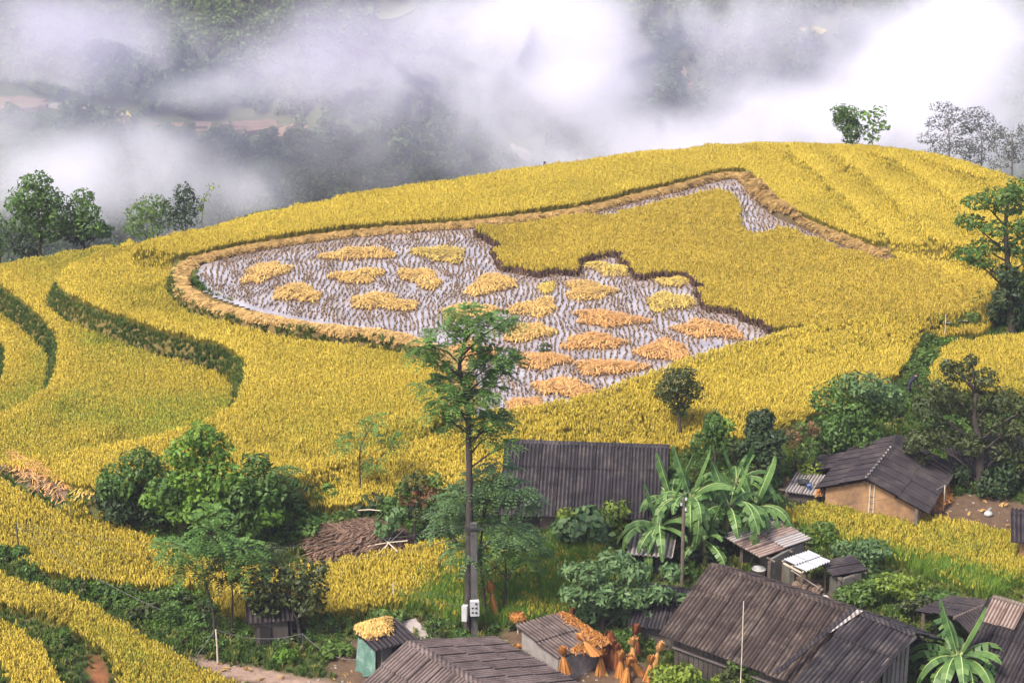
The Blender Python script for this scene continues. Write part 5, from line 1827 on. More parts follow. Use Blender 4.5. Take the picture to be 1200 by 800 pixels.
# lower right
plant('sumac_tree', 'broad blue green tree leaning against the farmhouse left roof edge', 'tree', (705, 745), trunk=[(706, 720), (712, 700), (722, 690)], tr=.18, mat='sumac', seed=36, k=1.25, size=.34, aspect=.42,
      clusters=[(690, 668, 24, 14), (720, 662, 24, 14), (745, 668, 20, 12), (676, 688, 22, 14), (706, 690, 26, 16), (740, 694, 28, 16), (772, 690, 18, 10), (786, 672, 14, 9), (696, 714, 24, 16), (728, 720, 28, 18), (760, 722, 24, 16), (786, 714, 14, 10), (744, 744, 26, 16), (712, 742, 22, 14, 'mid'), (770, 748, 18, 14, 'mid'), (800, 700, 10, 8), (668, 668, 14, 10)])
plant('low_bush', 'yellow green bush in front of the farmhouse boarded wall', 'bush', (790, 812), mat='yellow', seed=37, clusters=[(776, 788, 20, 12), (800, 786, 20, 12), (790, 800, 26, 12), (814, 800, 14, 10, 'hedge')])
plant('low_bush', 'olive bush below the farmhouse eave beside the thin pole', 'bush', (868, 818), mat='yellow', seed=38, k=1.0, clusters=[(866, 774, 14, 9, 'hedge'), (856, 788, 18, 12, 'olive'), (880, 786, 16, 12, 'hedge'), (868, 800, 24, 12), (846, 798, 12, 9)])
for i, (u_, v_, ru, rv, m_, lb) in enumerate([
        (1010, 652, 34, 22, 'sumac', 'spreading grey green bush right of the white sheets'), (1015, 690, 36, 26, 'hedge', 'grassy bush behind the farmhouse ridge end'), (1050, 690, 34, 22, 'yellow', 'yellowish grassy bush right of the farmhouse ridge end'),
        (1098, 706, 30, 18, 'mid', 'dense green bush below the green rice edge'), (1075, 715, 22, 18, 'olive', 'olive bush between the farmhouse gable and the banana plant'), (1070, 770, 26, 26, 'dark', 'dark bush in the gap beside the farmhouse gable'),
        (960, 625, 26, 14, 'hedge', 'low green bush at the edge of the rice plot by the rusty roof'), (835, 645, 26, 20, 'dark', 'dark bush under the banana leaves'), (800, 668, 22, 14, 'mid', 'green bush behind the farmhouse ridge start'),
        (15, 645, 22, 20, 'mid', 'leafy bush at the left picture edge by the thin post'), (75, 750, 14, 12, 'mid', 'small bush at the top of the green gully lower left'), (640, 655, 22, 14, 'mid', 'low bush between the acacia and the long house'),
        (390, 757, 24, 14, 'hedge', 'low leafy bush right of the little plank hut'), (455, 726, 20, 12, 'hedge', 'green bush above the small grey hut'), (340, 765, 20, 9, 'bright', 'low broad leaved plants in front of the little plank hut'),
        (195, 700, 20, 14, 'hedge', 'bush in the dark ditch under the golden slope'), (235, 728, 24, 12, 'mid', 'bush at the foot of the ditch beside the path'), (605, 668, 20, 10, 'hedge', 'low bush in the green rice right of the pole'),
        (1130, 375, 24, 12, 'hedge', 'green bush at the foot of the tall right edge tree'), (1085, 420, 18, 14, 'hedge', 'bush in the ditch beside the golden field tip'), (880, 203, 14, 5, 'bright', 'tiny green shrub at the top bend of the far bund'),
        (640, 333, 7, 4, 'bright', 'tiny green weed by the smallest straw heap in the paddy'), (638, 408, 7, 8, 'olive', 'tuft of uncut weed standing behind a straw heap')]):
    cls = auto_clusters(u_, v_, ru, rv, 6 if ru > 15 else 3, rt, (.4, .6)) if ru > 8 else [(u_, v_, ru, rv)]
    plant('green_bush', lb, 'bush', (u_, v_ + rv * .8), mat=m_, seed=50 + i, k=1.15, size=.25 if m_ != 'bright' else .3, clusters=cls, tr=.05)

# ------------------------------------------------------------------ bananas
m_ban = foliage('banana_leaf_green', (.040, .095, .026), (.125, .215, .060), .3, .45)
m_banstem = surf('banana_stem', (.10, .115, .045), (.20, .20, .09), 3, .7, stain=(.10, .07, .04))
m_rib = surf('banana_midrib', (.25, .33, .11), (.34, .42, .16), 3, .6)


def banana_leaf_mesh(rg, L=2.7, W=.23, sag=.8, torn=.4):
    n = 10
    P = []
    for i in range(n + 1):
        f = i / n
        P.append(np.array([L * (.25 * f + .62 * math.sin(f * 1.5) * .7), 0, L * (.78 * f - sag * f * f)]))
    V, F, M = [], [], []
    for s in (-1, 1):
        for i in range(n):
            f0, f1 = max(.13, i / n), (i + 1) / n
            if i == 0:
                continue
            w0, w1 = W * math.sin(math.pi * min(1, (f0 * .93 + .04))) ** .6, W * math.sin(math.pi * min(.995, (f1 * .93 + .04))) ** .6
            dr = (rg.random() < torn) * rg.uniform(.1, .5)
            dz0, dz1 = -.18 - dr, -.18 - dr * .8
            gap = .04 if dr else 0.0
            a, b2 = P[i], P[i + 1]
            k = len(V)
            V += [a, b2, b2 + [-gap * L + .03, s * w1 * (1 - dr * .3), w1 * dz1 * 2], a + [.03, s * w0 * (1 - dr * .3), w0 * dz0 * 2]]
            F.append((k, k + 1, k + 2, k + 3) if s > 0 else (k, k + 3, k + 2, k + 1))
            M.append(0)
    for i in range(n):
        k = len(V)
        r = .028 * (1 - .8 * i / n)
        V += [P[i] + [0, -r, .006], P[i] + [0, r, .006], P[i + 1] + [0, r * .8, .006], P[i + 1] + [0, -r * .8, .006]]
        F.append((k, k + 1, k + 2, k + 3))
        M.append(1)
    return mesh_np('leaf', V, F, [m_ban, m_rib], M)


rb = np.random.default_rng(91)
ban_me = [banana_leaf_mesh(rb, sag=s, torn=t) for s, t in ((.25, .1), (.6, .3), (.9, .5), (1.15, .6), (.8, .7), (1.0, .4))]


def banana(label, base, h, n, sc=1.0, seed=0):
    rg = np.random.default_rng(seed)
    B = on_g(*base)
    t = thing('banana_plant', label, 'banana plant', B, 'banana plants beside the houses')
    lean = rg.normal(0, .12, 2)
    top = B + np.array([lean[0], lean[1], h])
    MB().tube([B - [0, 0, .2], (B + top) / 2 + [.03, 0, 0], top, top + [0, 0, .25]], [.17, .13, .09, .05], 8).build('stem', m_banstem, t, smooth=True)
    for i in range(n):
        o = link('leaf', ban_me[0] if i < 2 else ban_me[1 + int(rg.integers(0, 5))], t, top - B)
        a = i * 2.4 + rg.normal(0, .3)
        o.rotation_euler = (rg.normal(0, .12), (-.55 if i < 2 else rg.uniform(-.25, .55)), a)
        o.scale = (sc * rg.uniform(.8, 1.15),) * 3
    return t


banana('tallest banana plant at the middle of the clump behind the farmhouse', (806, 658), 3.3, 22, 1.25, 1)
banana('broad low banana plant at the left of the clump beside the tin roof shed', (772, 662), 2.0, 22, 1.2, 2)
banana('banana plant with hanging leaves right of the tallest one', (846, 652), 2.7, 20, 1.25, 3)
banana('banana plant at the right end of the clump beside the rice plot', (884, 640), 2.0, 20, 1.2, 4)
banana('banana plant in the back of the clump near the dark round tree', (858, 626), 2.6, 13, 1.1, 6)
banana('single banana plant with an orange flower bud in the lower right gap', (1120, 822), 2.2, 24, 1.4, 5)
banana('banana plant beside the tallest one near the long house corner', (790, 640), 2.5, 14, 1.15, 8)
banana('small banana plant behind the farmhouse corner bush', (826, 668), 1.5, 12, 1.0, 9)

# ------------------------------------------------------------------ straw: heaps on the paddy, on roofs, sheaves
def straw_mat(name, kind):
    c = {'yellow': ((.34, .24, .055), (.60, .44, .11)), 'gold': ((.38, .235, .07), (.64, .41, .13)), 'orange': ((.36, .185, .062), (.62, .345, .125)),
         'rust': ((.28, .11, .030), (.52, .225, .060)), 'brown': ((.075, .045, .032), (.20, .125, .085)), 'red': ((.13, .04, .018), (.26, .09, .035))}[kind]
    m, nt, b, out = new_mat(name)
    g = N(nt, 'ShaderNodeNewGeometry')
    nt.links.new(ramp(nt, g.outputs['Random Per Island'], [(.0, c[0]), (1.0, c[1])]), b.inputs['Base Color'])
    b.inputs['Roughness'].default_value = .75
    b.inputs['Specular IOR Level'].default_value = .2
    return m


M_STRAW = {k: straw_mat(k + '_straw', k) for k in ('yellow', 'gold', 'orange', 'rust', 'brown', 'red')}


def straw_heap(name, label, outline, h, n, kind, rg, cat='straw heap', group=None, L=.8, lay=None, zf=None, w=.018, rim=.45):
    """outline: world points; a low mound of strands lying in bunches, ears over the rim"""
    P = np.asarray(outline, float)
    c = P.mean(0)
    zf = zf or (lambda x, y: np.full(np.shape(x), c[2]))
    V, F = [], []
    # matted body under the loose strands
    m_ = len(P)
    rings = [(1.0, 0.02), (.82, .55), (.5, .85)]
    for f, hh in rings:
        for p in P:
            q = c + (p - c) * f * (1 + rg.normal(0, .03))
            V.append((q[0], q[1], float(zf(q[0], q[1])) + h * hh * rg.uniform(.6, 1.0)))
    V.append((c[0], c[1], float(zf(c[0], c[1])) + h))
    for r in range(2):
        for i in range(m_):
            F.append((r * m_ + i, r * m_ + (i + 1) % m_, (r + 1) * m_ + (i + 1) % m_, (r + 1) * m_ + i))
    for i in range(m_):
        F.append((2 * m_ + i, 2 * m_ + (i + 1) % m_, 3 * m_, 3 * m_))
    F = [f if len(set(f)) == 4 else f[:3] for f in F]
    Q = []
    pts = rg.random((n * 4, 2)) * (P[:, :2].max(0) - P[:, :2].min(0)) + P[:, :2].min(0)
    sd = sd_poly(pts[:, 0], pts[:, 1], P)
    R_ = max(sd.max(), .1)
    pts, sd = pts[sd > 0][:n], sd[sd > 0][:n]
    bunch = rg.uniform(0, 2 * math.pi, 9)
    bc = rg.random((9, 2)) * (P[:, :2].max(0) - P[:, :2].min(0)) + P[:, :2].min(0)
    for p, s_ in zip(pts, sd):
        k = int(np.argmin(((bc - p) ** 2).sum(1)))
        a = (bunch[k] if lay is None else lay) + rg.normal(0, .35)
        if s_ < rim:                                          # at the rim the ears hang outward
            o_ = p - c[:2]
            a = math.atan2(o_[1], o_[0]) + rg.normal(0, 1.1)
        d = np.array([math.cos(a), math.sin(a), 0])
        sN = np.array([-d[1], d[0], 0]) * w * rg.uniform(.6, 1.4)
        z = float(zf(p[0], p[1])) + h * min(1, (s_ / R_) ** .6 + .12) + rg.uniform(0, .09)
        l_ = L * rg.uniform(.5, 1.1) * (.8 if s_ < .45 else 1)
        q0 = np.array([p[0], p[1], z]) - d * l_ * .5
        q1 = q0 + d * l_ * .5 + [0, 0, rg.uniform(.02, .10)]
        q2 = q0 + d * l_ + [0, 0, rg.uniform(-.14, .03)]
        Q += [[q0 - sN, q0 + sN, q1 + sN, q1 - sN], [q1 - sN, q1 + sN, q2 + sN * 1.5, q2 - sN * 1.5]]
    mb = MB()
    mb.add(V, F)
    b0 = len(mb.v)
    for q in Q:
        mb.add(q, [(0, 1, 2, 3)])
    root_c = np.array([c[0], c[1], float(zf(c[0], c[1]))])
    me = bpy.data.meshes.new(name)
    me.from_pydata([tuple(np.array(v) - root_c) for v in mb.v], [], mb.f)
    me.materials.append(M_STRAW[kind])
    me.materials.append(M_STRAW['brown'])
    me.polygons.foreach_set('material_index', [1 if i < len(F) else 0 for i in range(len(mb.f))])
    o = link(name, me, None, root_c)
    return tag(o, label, cat, group)


rs = np.random.default_rng(301)


def blob_px(u, v, ru, rv, z, n=16, seed=0, tilt=0.0, spike=.18):
    rg = np.random.default_rng(seed + 900)
    out = []
    ph = rg.uniform(0, 6.28, 3)
    for i in range(n):
        a = 2 * math.pi * i / n
        r = 1 + spike * (math.sin(2 * a + ph[0]) * .5 + math.sin(3 * a + ph[1]) * .6 + math.sin(5 * a + ph[2]) * .5) + rg.normal(0, spike * .25)
        x, y = ru * r * math.cos(a), rv * r * math.sin(a)
        out.append(on_z(u + x, v + y - x * tilt, z))
    return np.array(out)


HEAPS = [
    (310, 318, 28, 10, 'gold', .30, 'leftmost straw heap on the paddy, tilted up to the right'),
    (348, 342, 30, 9, 'gold', -.05, 'straw heap just right of and below the leftmost one'),
    (421, 296, 39, 8, 'gold', .05, 'wide straw heap nearest the far bund at the left'),
    (519, 296, 27, 10, 'yellow', -.05, 'squarish yellow straw heap near the standing rice at the far side'),
    (420, 322, 27, 9, 'gold', .08, 'straw heap between two wider ones in the left half of the paddy'),
    (493, 324, 26, 10, 'gold', -.12, 'straw heap directly below the squarish yellow one'),
    (448, 353, 41, 9, 'gold', -.03, 'wide pointed straw heap closest to the near bund'),
    (575, 332, 32, 10, 'gold', .12, 'straw heap with its right end raised beside the standing rice corner'),
    (641, 336, 9, 5, 'yellow', .0, 'smallest straw heap on the paddy with green weed at its foot'),
    (690, 339, 31, 10, 'gold', -.08, 'large straw heap below the notch in the standing rice'),
    (626, 359, 25, 10, 'gold', .08, 'round straw heap below the smallest one'),
    (549, 363, 32, 9, 'gold', .04, 'straw heap showing behind the top of the slender tree'),
    (712, 372, 42, 9, 'orange', -.02, 'widest straw heap in the middle of the right half of the paddy'),
    (619, 388, 25, 11, 'gold', .12, 'straw heap right of the slender tree crown'),
    (696, 399, 40, 8, 'orange', .0, 'long flat straw heap below the widest one'),
    (783, 352, 25, 11, 'yellow', .05, 'yellow green straw heap near the cut edge on the right'),
    (714, 314, 24, 7, 'yellow', -.15, 'yellow straw heap inside the notch of the standing rice'),
    (789, 329, 17, 5, 'yellow', .0, 'thin yellow straw heap close under the cut edge'),
    (830, 385, 36, 10, 'orange', -.08, 'rightmost orange straw heap at the corner of the cut edge'),
    (777, 409, 30, 12, 'orange', .08, 'tall orange straw heap near the front field edge on the right'),
    (713, 429, 37, 9, 'orange', -.03, 'orange straw heap below the long flat one'),
    (634, 421, 27, 10, 'orange', .0, 'orange straw heap with a weed tuft behind it'),
    (548, 412, 30, 12, 'orange', .0, 'straw heap half hidden by the slender tree crown'),
    (662, 453, 36, 10, 'orange', -.05, 'orange straw heap touching the front rice edge'),
    (616, 474, 22, 8, 'orange', .08, 'lowest straw heap on the paddy, half behind the front rice')]
for i, (u_, v_, ru, rv, kd, tl, lb) in enumerate(HEAPS):
    straw_heap('straw_heap', lb, blob_px(u_, v_ + 2, ru, rv, .02, seed=i, tilt=tl, n=22, spike=.26), .17, int(200 + ru * rv * 1.5), kd, rs, group='cut rice heaps drying on the flooded paddy', L=.75)

# straw on the slope at the far left
P = np.array([on_g(u, v) for u, v in [(-6, 538), (14, 532), (40, 540), (62, 556), (80, 566), (82, 580), (74, 592), (56, 592), (38, 580), (20, 566), (4, 556)]])
straw_heap('straw_heap', 'big reddish straw heap on the slope at the left picture edge', P, .55, 900, 'orange', rs, zf=lambda x, y: gz(x, y), L=1.1, lay=-.6)
P = np.array([on_g(u, v) for u, v in [(86, 572), (104, 570), (112, 582), (104, 594), (88, 594)]])
straw_heap('straw_heap', 'pale straw patch beside the big reddish heap', P, .2, 200, 'yellow', rs, zf=lambda x, y: gz(x, y))
# brown brush heap
P = np.array([on_g(u, v) for u, v in [(355, 640), (372, 622), (400, 616), (430, 612), (462, 622), (486, 636), (480, 654), (445, 664), (400, 664), (366, 660)]])
bh = straw_heap('brush_heap', 'brown heap of dry stalks and brush below the thin sapling', P, .7, 1500, 'brown', rs, cat='brush heap', zf=lambda x, y: gz(x, y), L=1.0, w=.03)
for i, (a, b2) in enumerate([((436, 668), (474, 640)), ((430, 655), (478, 656)), ((444, 640), (466, 668)), ((420, 612), (446, 622)), ((452, 660), (470, 632))]):
    A, B2 = on_g(*a) + [0, 0, .5 + .05 * i], on_g(*b2) + [0, 0, .85 + .06 * i]
    tag(MB().tube([A, (A + B2) / 2 + [0, 0, .05], B2], .026, 6).build('stick', m_pole), ['pale stick slanting up to the right over the brush heap', 'level pale stick at the front of the brush heap', 'pale stick crossing down to the right on the brush heap', 'dark pole end on the top of the brush heap', 'steep short stick at the right of the brush heap'][i], 'stick')
# straw on the concrete shed roof and on the small hut
def on_roof(sa, dn, e_len, f, g):
    return sa + f * e_len + dn * g


es_ = (sb - sa)
Ls = np.linalg.norm(sdn) or 1
shed_z = lambda x, y: sa[2] + ((np.array([x, y]) - sa[:2]) @ (sdn[:2] / np.linalg.norm(sdn[:2]))) * (sdn[2] / np.linalg.norm(sdn[:2])) + .06
W_ = np.linalg.norm(es_)
wdt = 0.0
e1 = es_ / W_
lenS = np.linalg.norm((cb_ - ca_)) + .5
def shed_pt(f, g):
    q = sa + es_ * f + sdn * lenS * g
    return np.array([q[0], q[1], float(shed_z(q[0], q[1]))])


depS = 0
P = np.array([shed_pt(f, g) for f, g in [(.02, .05), (.02, .3), (.03, .55), (.02, .8), (.04, .97), (.3, .99), (.55, .98), (.78, .97), (.74, .86), (.5, .82), (.30, .76), (.22, .55), (.24, .3), (.14, .08)]])
straw_heap('straw_heap', 'orange straw laid along two edges of the concrete shed roof', P, .12, 480, 'rust', rs, zf=lambda x, y: float(shed_z(x, y)), L=.42, rim=.06)
hz_ = lambda x, y: float(ha[2] + ((np.array([x, y]) - ha[:2]) @ (hdn[:2] / np.linalg.norm(hdn[:2]))) * (hdn[2] / np.linalg.norm(hdn[:2])) + .06)
eh = hb - ha
lenH = np.linalg.norm(h4[1] - h4[0]) + .5
P = []
for f, g in [(.12, .1), (.2, .02), (.7, .0), (.98, .05), (1.02, .45), (1.0, .95), (.8, 1.0), (.45, .9), (.3, .6)]:
    q = ha + eh * f
    w2 = np.linalg.norm(h4[2] - h4[3])
    q = q + hdn * (np.linalg.norm(h4[1] - h4[2]) if False else 2.0) * g * .62
    P.append([q[0], q[1], hz_(q[0], q[1])])
straw_heap('straw_heap', 'loose pale straw heaped on the small grey hut roof', np.array(P), .34, 800, 'gold', rs, zf=hz_, L=.45, rim=.05)


def sheaf(label, foot, h, kind, seed, lean=(0, 0), z=None, spread=.30, group='tied rice sheaves round the concrete shed', cat='sheaf'):
    """a tied bundle standing on its cut ends: splayed skirt, waist with a band, ears fanning out above"""
    rg = np.random.default_rng(seed)
    B = np.array(foot, float)
    ln = np.array([lean[0], lean[1], 1.0])
    V, F = [], []
    for i in range(150):
        a = rg.uniform(0, 2 * math.pi)
        d = np.array([math.cos(a), math.sin(a), 0])
        r0, r1, r2 = spread * rg.uniform(.35, 1.05), .07 * rg.uniform(.4, 1.1), .15 * rg.uniform(.4, 1.1)
        hh = h * rg.uniform(.86, 1.10)
        p = [d * r0, d * (r0 * .55 + r1 * .3) + ln * h * .38, d * r1 + ln * h * .70, d * r2 + ln * hh]
        if rg.random() < .35:
            p[3] = p[3] + d * .10 - [0, 0, .06]
        s = np.array([-d[1], d[0], 0]) * .016
        k = len(V)
        for q, ww in zip(p, (1.2, 1.1, .9, 1.5)):
            V += [q - s * ww, q + s * ww]
        F += [(k + 2 * j, k + 2 * j + 1, k + 2 * j + 3, k + 2 * j + 2) for j in range(3)]
    t = thing('rice_sheaf', label, cat, B, group)
    me = bpy.data.meshes.new('stalks')
    me.from_pydata([tuple(v) for v in V], [], F)
    me.materials.append(M_STRAW[kind])
    link('stalks', me, t)
    MB().tube([B + ln * h * .68, B + ln * h * .73], .085, 10).build('band', M_STRAW['brown'], t)
    return t


for i, (u_, v_, h_, kd, ln, sp, lb) in enumerate([
        (704, 789, 1.15, 'rust', (0, 0), .30, 'orange sheaf standing alone right of the concrete shed'), (716, 781, 1.15, 'red', (.05, 0), .28, 'sheaf standing just behind the lone orange one'),
        (727, 795, 1.15, 'rust', (0, 0), .28, 'sheaf at the left of the front cluster below the broad tree'), (733, 801, 1.1, 'rust', (.1, 0), .3, 'frontmost sheaf cut by the lower picture edge'),
        (741, 779, 1.2, 'orange', (0, 0), .26, 'sheaf in the middle of the cluster below the broad tree'), (745, 766, 1.3, 'red', (0, .1), .26, 'tall sheaf at the back of the cluster under the leaves'),
        (750, 790, .9, 'rust', (-.5, 0), .26, 'sheaf bowed over to the left in the cluster'), (760, 799, 1.1, 'rust', (.1, 0), .32, 'bright sheaf with a wide skirt at the right of the cluster'),
        (765, 786, 1.25, 'orange', (.25, 0), .24, 'sheaf leaning right beside the yellow green bush'), (722, 785, 1.1, 'red', (0, 0), .28, 'dull reddish sheaf between the lone one and the cluster')]):
    sheaf(lb, on_g(u_, v_), h_, kd, 400 + i, ln, spread=sp)
q = shed_pt(.97, .93)
sheaf('bright orange sheaf hung over the front edge of the concrete shed roof', [q[0] + .05, q[1] - .2, q[2] - .66], 1.1, 'rust', 440, (-.12, .1), spread=.34)
q = shed_pt(.55, .96)
sheaf('orange sheaf lying toppled on the right edge of the concrete shed roof', [q[0] + .35, q[1] - .25, q[2] + .02], .7, 'rust', 441, (-.9, .55), spread=.34)
q = on_g(578, 728)
sheaf('orange sheaf tied against the thin trunk right of the concrete pole', [q[0] + .12, q[1] - .2, q[2] + .4], 1.45, 'rust', 442, (-.18, .05), spread=.2, group='sheaves and straw stored in trees')
q = on_g(607, 742)
st = thing('straw_stook', 'little straw bunch spiked on a short stick above the concrete shed', 'straw bunch', q)
MB().tube([q - [0, 0, .2], q + [0, 0, .8]], .035, 6).build('stick', m_pole, st)
rgs = np.random.default_rng(5)
Q = leaf_quads([q + [0, 0, .85]], [(.4, .4, .16)], [160], .34, rgs, aspect=.14)
quads_obj('bunch', Q, M_STRAW['rust'], st)
sheaf('small orange straw bundle leaning on the left wall of the concrete shed', on_z(606, 776, -4.65) + [-.1, -.12, .0], .85, 'rust', 443, (.12, .05), spread=.16, group='sheaves and straw stored in trees')
# reddish dried plants hanging in the bushes
for i, (u_, v_, y_, ru, rv, lb) in enumerate([(714, 754, None, 13, 18, 'dark red brown dried stalk stack under the broad blue green tree'), (670, 722, None, 7, 14, 'rust brown bundle standing in the leaves behind the concrete shed')]):
    B = on_g(u_, v_ + rv + 4)
    t = thing('stalk_stack', lb, 'stalk stack', B)
    sc = B[1] * 1.05 / FPX
    Q = []
    for k_ in range(260):
        a, r = rs.uniform(0, 6.28), rs.random() ** .5
        p = B + [math.cos(a) * r * ru * sc, math.sin(a) * r * ru * sc, 0]
        tp_ = B + (p - B) * .55 + [0, 0, rv * 2 * sc * rs.uniform(.7, 1.1)]
        s = np.array([math.sin(a), -math.cos(a), 0]) * .022
        m__ = (p + tp_) / 2 + rs.normal(0, .03, 3)
        Q += [[p - s, p + s, m__ + s, m__ - s], [m__ - s, m__ + s, tp_ + s, tp_ - s]]
    quads_obj('stalks', np.array(Q), M_STRAW['red'], t)
    MB().tube([B - [0, 0, .2], B + [0, 0, rv * 2 * sc]], .05, 6).build('stake', m_wood, t)
# straw at the mud house
P = np.array([[*(P_[:2]), -2.35] for P_ in (on_z(u, v, -2.35) for u, v in [(956, 576), (966, 568), (984, 560), (990, 562), (984, 572), (968, 580), (958, 582)])])
straw_heap('straw_heap', 'orange straw bundle pushed under the left eave of the mud house', P, .22, 240, 'rust', rs, L=.6)
P = np.array([on_g(u, v) for u, v in [(1082, 584), (1096, 574), (1110, 572), (1112, 592), (1100, 606), (1086, 604)]])
straw_heap('straw_heap', 'orange straw pile against the right side of the mud house', P, .9, 500, 'rust', rs, L=.8, zf=lambda x, y: float(gz(x, y)))

# ------------------------------------------------------------------ posts, wires, boxes
m_cpole = surf('weathered_pole', (.045, .042, .042), (.10, .095, .092), 2.5, .9, bmp=.02, stretch=(2, 2, .6))
m_white = surf('white_enamel', (.38, .38, .38), (.46, .46, .46), 2, .5, stain=(.28, .27, .25), stain_scale=2)
m_dark = surf('black_metal', (.02, .02, .022), (.04, .04, .042), 4, .6)
m_wire = surf('wire', (.03, .03, .03), (.06, .06, .06), 4, .6)
m_winewire = surf('pale_cord', (.10, .095, .09), (.15, .14, .135), 4, .7)
B = on_g(556, 746)
pl = thing('utility_pole', 'square concrete utility pole with two white meter boxes beside the slender tree trunk', 'utility pole', B)
H_ = 5.6
MB().bar(B + [-.45, -.17, H_ - .22], B + [.45, -.17, H_ - .22], .06, .07).build('cross_arm', m_dark, pl)
MB().prism([B + [-.15, -.12, -.3], B + [.15, -.12, -.3], B + [.15, .12, -.3], B + [-.15, .12, -.3]], [0, 0, H_ + .3]).build('pole', m_cpole, pl)
for k_ in (-.2, .2):
    MB().bar(B + [k_ * .3, -.13, H_ - .3], B + [k_, -.2, H_ - .25], .03, .03).build('bracket', m_dark, pl)
for k_, (dx, dz, w_, h_) in enumerate([(-.42, 1.30, .24, .75), (.02, 1.55, .40, .72)]):
    bx_ = MB().box(B + [dx, -.27, dz], (w_, .24, h_), .15 if k_ else -.3).build('meter_box', m_white, pl)
    if k_:
        for i in range(2):
            for j in range(3 if i else 2):
                MB().box(B + [dx - .08 + .16 * i, -.405, dz - .17 + .22 * j], (.09, .02, .08), .15).build('meter_window', m_dark, bx_)
tops = {'main': B + np.array([0, -.15, H_])}
# dark pole with insulators in front of the bananas
B = on_g(799, 690)
zt_ = on_y(797, 584, B[1])[2]
p2 = thing('wire_post', 'dark wooden post with white insulators in front of the banana clump', 'post', B)
MB().tube([B - [0, 0, .3], [B[0] - .03, B[1], zt_]], [.10, .075], 8).build('post', m_wood, p2)
for k_ in range(3):
    q = np.array([B[0] - .03 + (-.12 if k_ % 2 else .10), B[1] - .08, zt_ - .05 - .26 * k_])
    MB().tube([q, q + [0, 0, .13]], [.06, .04], 8).build('insulator', m_white, p2)
tops['ban'] = np.array([B[0], B[1] - .1, zt_])
# small posts
def small_post(label, base, v_top, mat=m_pole, r=.045, cat='post', name='fence_post'):
    B = on_g(*base)
    zt = on_y(base[0], v_top, B[1])[2]
    o = MB().tube([B - [0, 0, .3], B + [.02, 0, (zt - B[2]) * .5], [B[0], B[1], zt]], [r, r * .9, r * .8], 7).build(name, mat)
    tag(o, label, cat)
    return np.array([B[0], B[1], zt])


tops['left'] = small_post('thin grey wire post at the left picture edge', (23, 662), 613, m_cpole, .05)
tops['path'] = small_post('pale thin post beside the dirt path near the plank hut', (255, 778), 737)
tops['mid'] = small_post('short pale post at the edge of the golden field left of the utility pole', (461, 708), 684)
tops['corner'] = small_post('thin post in the weeds by the small grey hut', (355, 762), 742, m_cpole, .035)
tops['gully'] = small_post('short dark stake in the green gully lower left', (97, 806), 788, m_dark, .035)
tops['thin'] = small_post('tall thin bare pole in front of the farmhouse roof', (866, 834), 704, m_pole, .024, 'pole', 'thin_pole')
tops['yard'] = small_post('pale post at the corner of the mud house yard', (1105, 598), 568, m_pole, .04)
tops['ditch'] = small_post('thin stick standing in the ditch under the tall edge tree', (1106, 402), 368, m_pole, .025, 'stick', 'thin_stick')


def wire(label, a, b2, sag, r=.009, mat=None, n=14):
    pts = [a + (b2 - a) * t - np.array([0, 0, sag * 4 * t * (1 - t)]) for t in np.linspace(0, 1, n)]
    tag(MB().tube(pts, r, 4).build('wire', mat or m_wire), label, 'wire')


wire('upper thin wire from the left edge post towards the utility pole', tops['left'], tops['main'], 1.2)
wire('lower thin wire from the left edge post towards the utility pole', tops['left'] - [0, 0, .15], tops['main'] - [0, 0, .5], 1.7)
wire('upper wire between the utility pole and the short pale post', tops['mid'], tops['main'] - [0, 0, 3.5], .25)
wire('lower wire between the utility pole and the short pale post', tops['mid'] - [0, 0, .25], tops['main'] - [0, 0, 4.0], .25)
wire('wire from the utility pole to the banana clump post', tops['main'], tops['ban'], .5)
wire('wire from the banana clump post across to the mud house yard post', tops['ban'], tops['yard'], .8)
wire('wire between the path post and the weed corner post', tops['path'], tops['corner'], .35, .014, m_winewire)
wire('pale hose sagging from the weed corner post to the small grey hut', tops['corner'], on_z(420, 772, -4.0), .4, .016, m_winewire)
wire('guy wire from the path post down to the path', tops['path'], on_g(226, 776), .0, .016, m_winewire)
wire('wire running from the left edge post down across the dark ditch', tops['left'] - [0, 0, .1], on_g(190, 732) + [0, 0, .7], .3, .010, m_winewire)
wire('pale rope slanting over the mud house yard', tops['yard'], on_y(1072, 585, 88.5), .05, .02, m_winewire)

# ------------------------------------------------------------------ woodpile, tubs, bits in the yards
zf_ = -4.35
a, b2 = on_z(922, 694, zf_), on_z(966, 704, zf_)
wp_ = thing('woodpile', 'heap of split logs stacked behind the farmhouse ridge', 'woodpile', (a + b2) / 2)
m_log = surf('split_logs', (.13, .085, .06), (.27, .19, .14), 3, .9, stain=(.06, .045, .035), stain_scale=2, bmp=.02, rnd=.3)
d = (b2 - a) / np.linalg.norm(b2 - a)
nn = np.array([-d[1], d[0], 0])
for row in range(4):
    for i in range(11 - row):
        c = a + d * (.1 + (i + .5 * row) * np.linalg.norm(b2 - a) / 11) + np.array([0, 0, .1 + row * .16]) + rs.normal(0, .02, 3)
        MB().tube([c - nn * .3 * rs.uniform(.8, 1.1), c + nn * .3 * rs.uniform(.8, 1.1)], rs.uniform(.07, .10), 7).build('log', m_log, wp_)


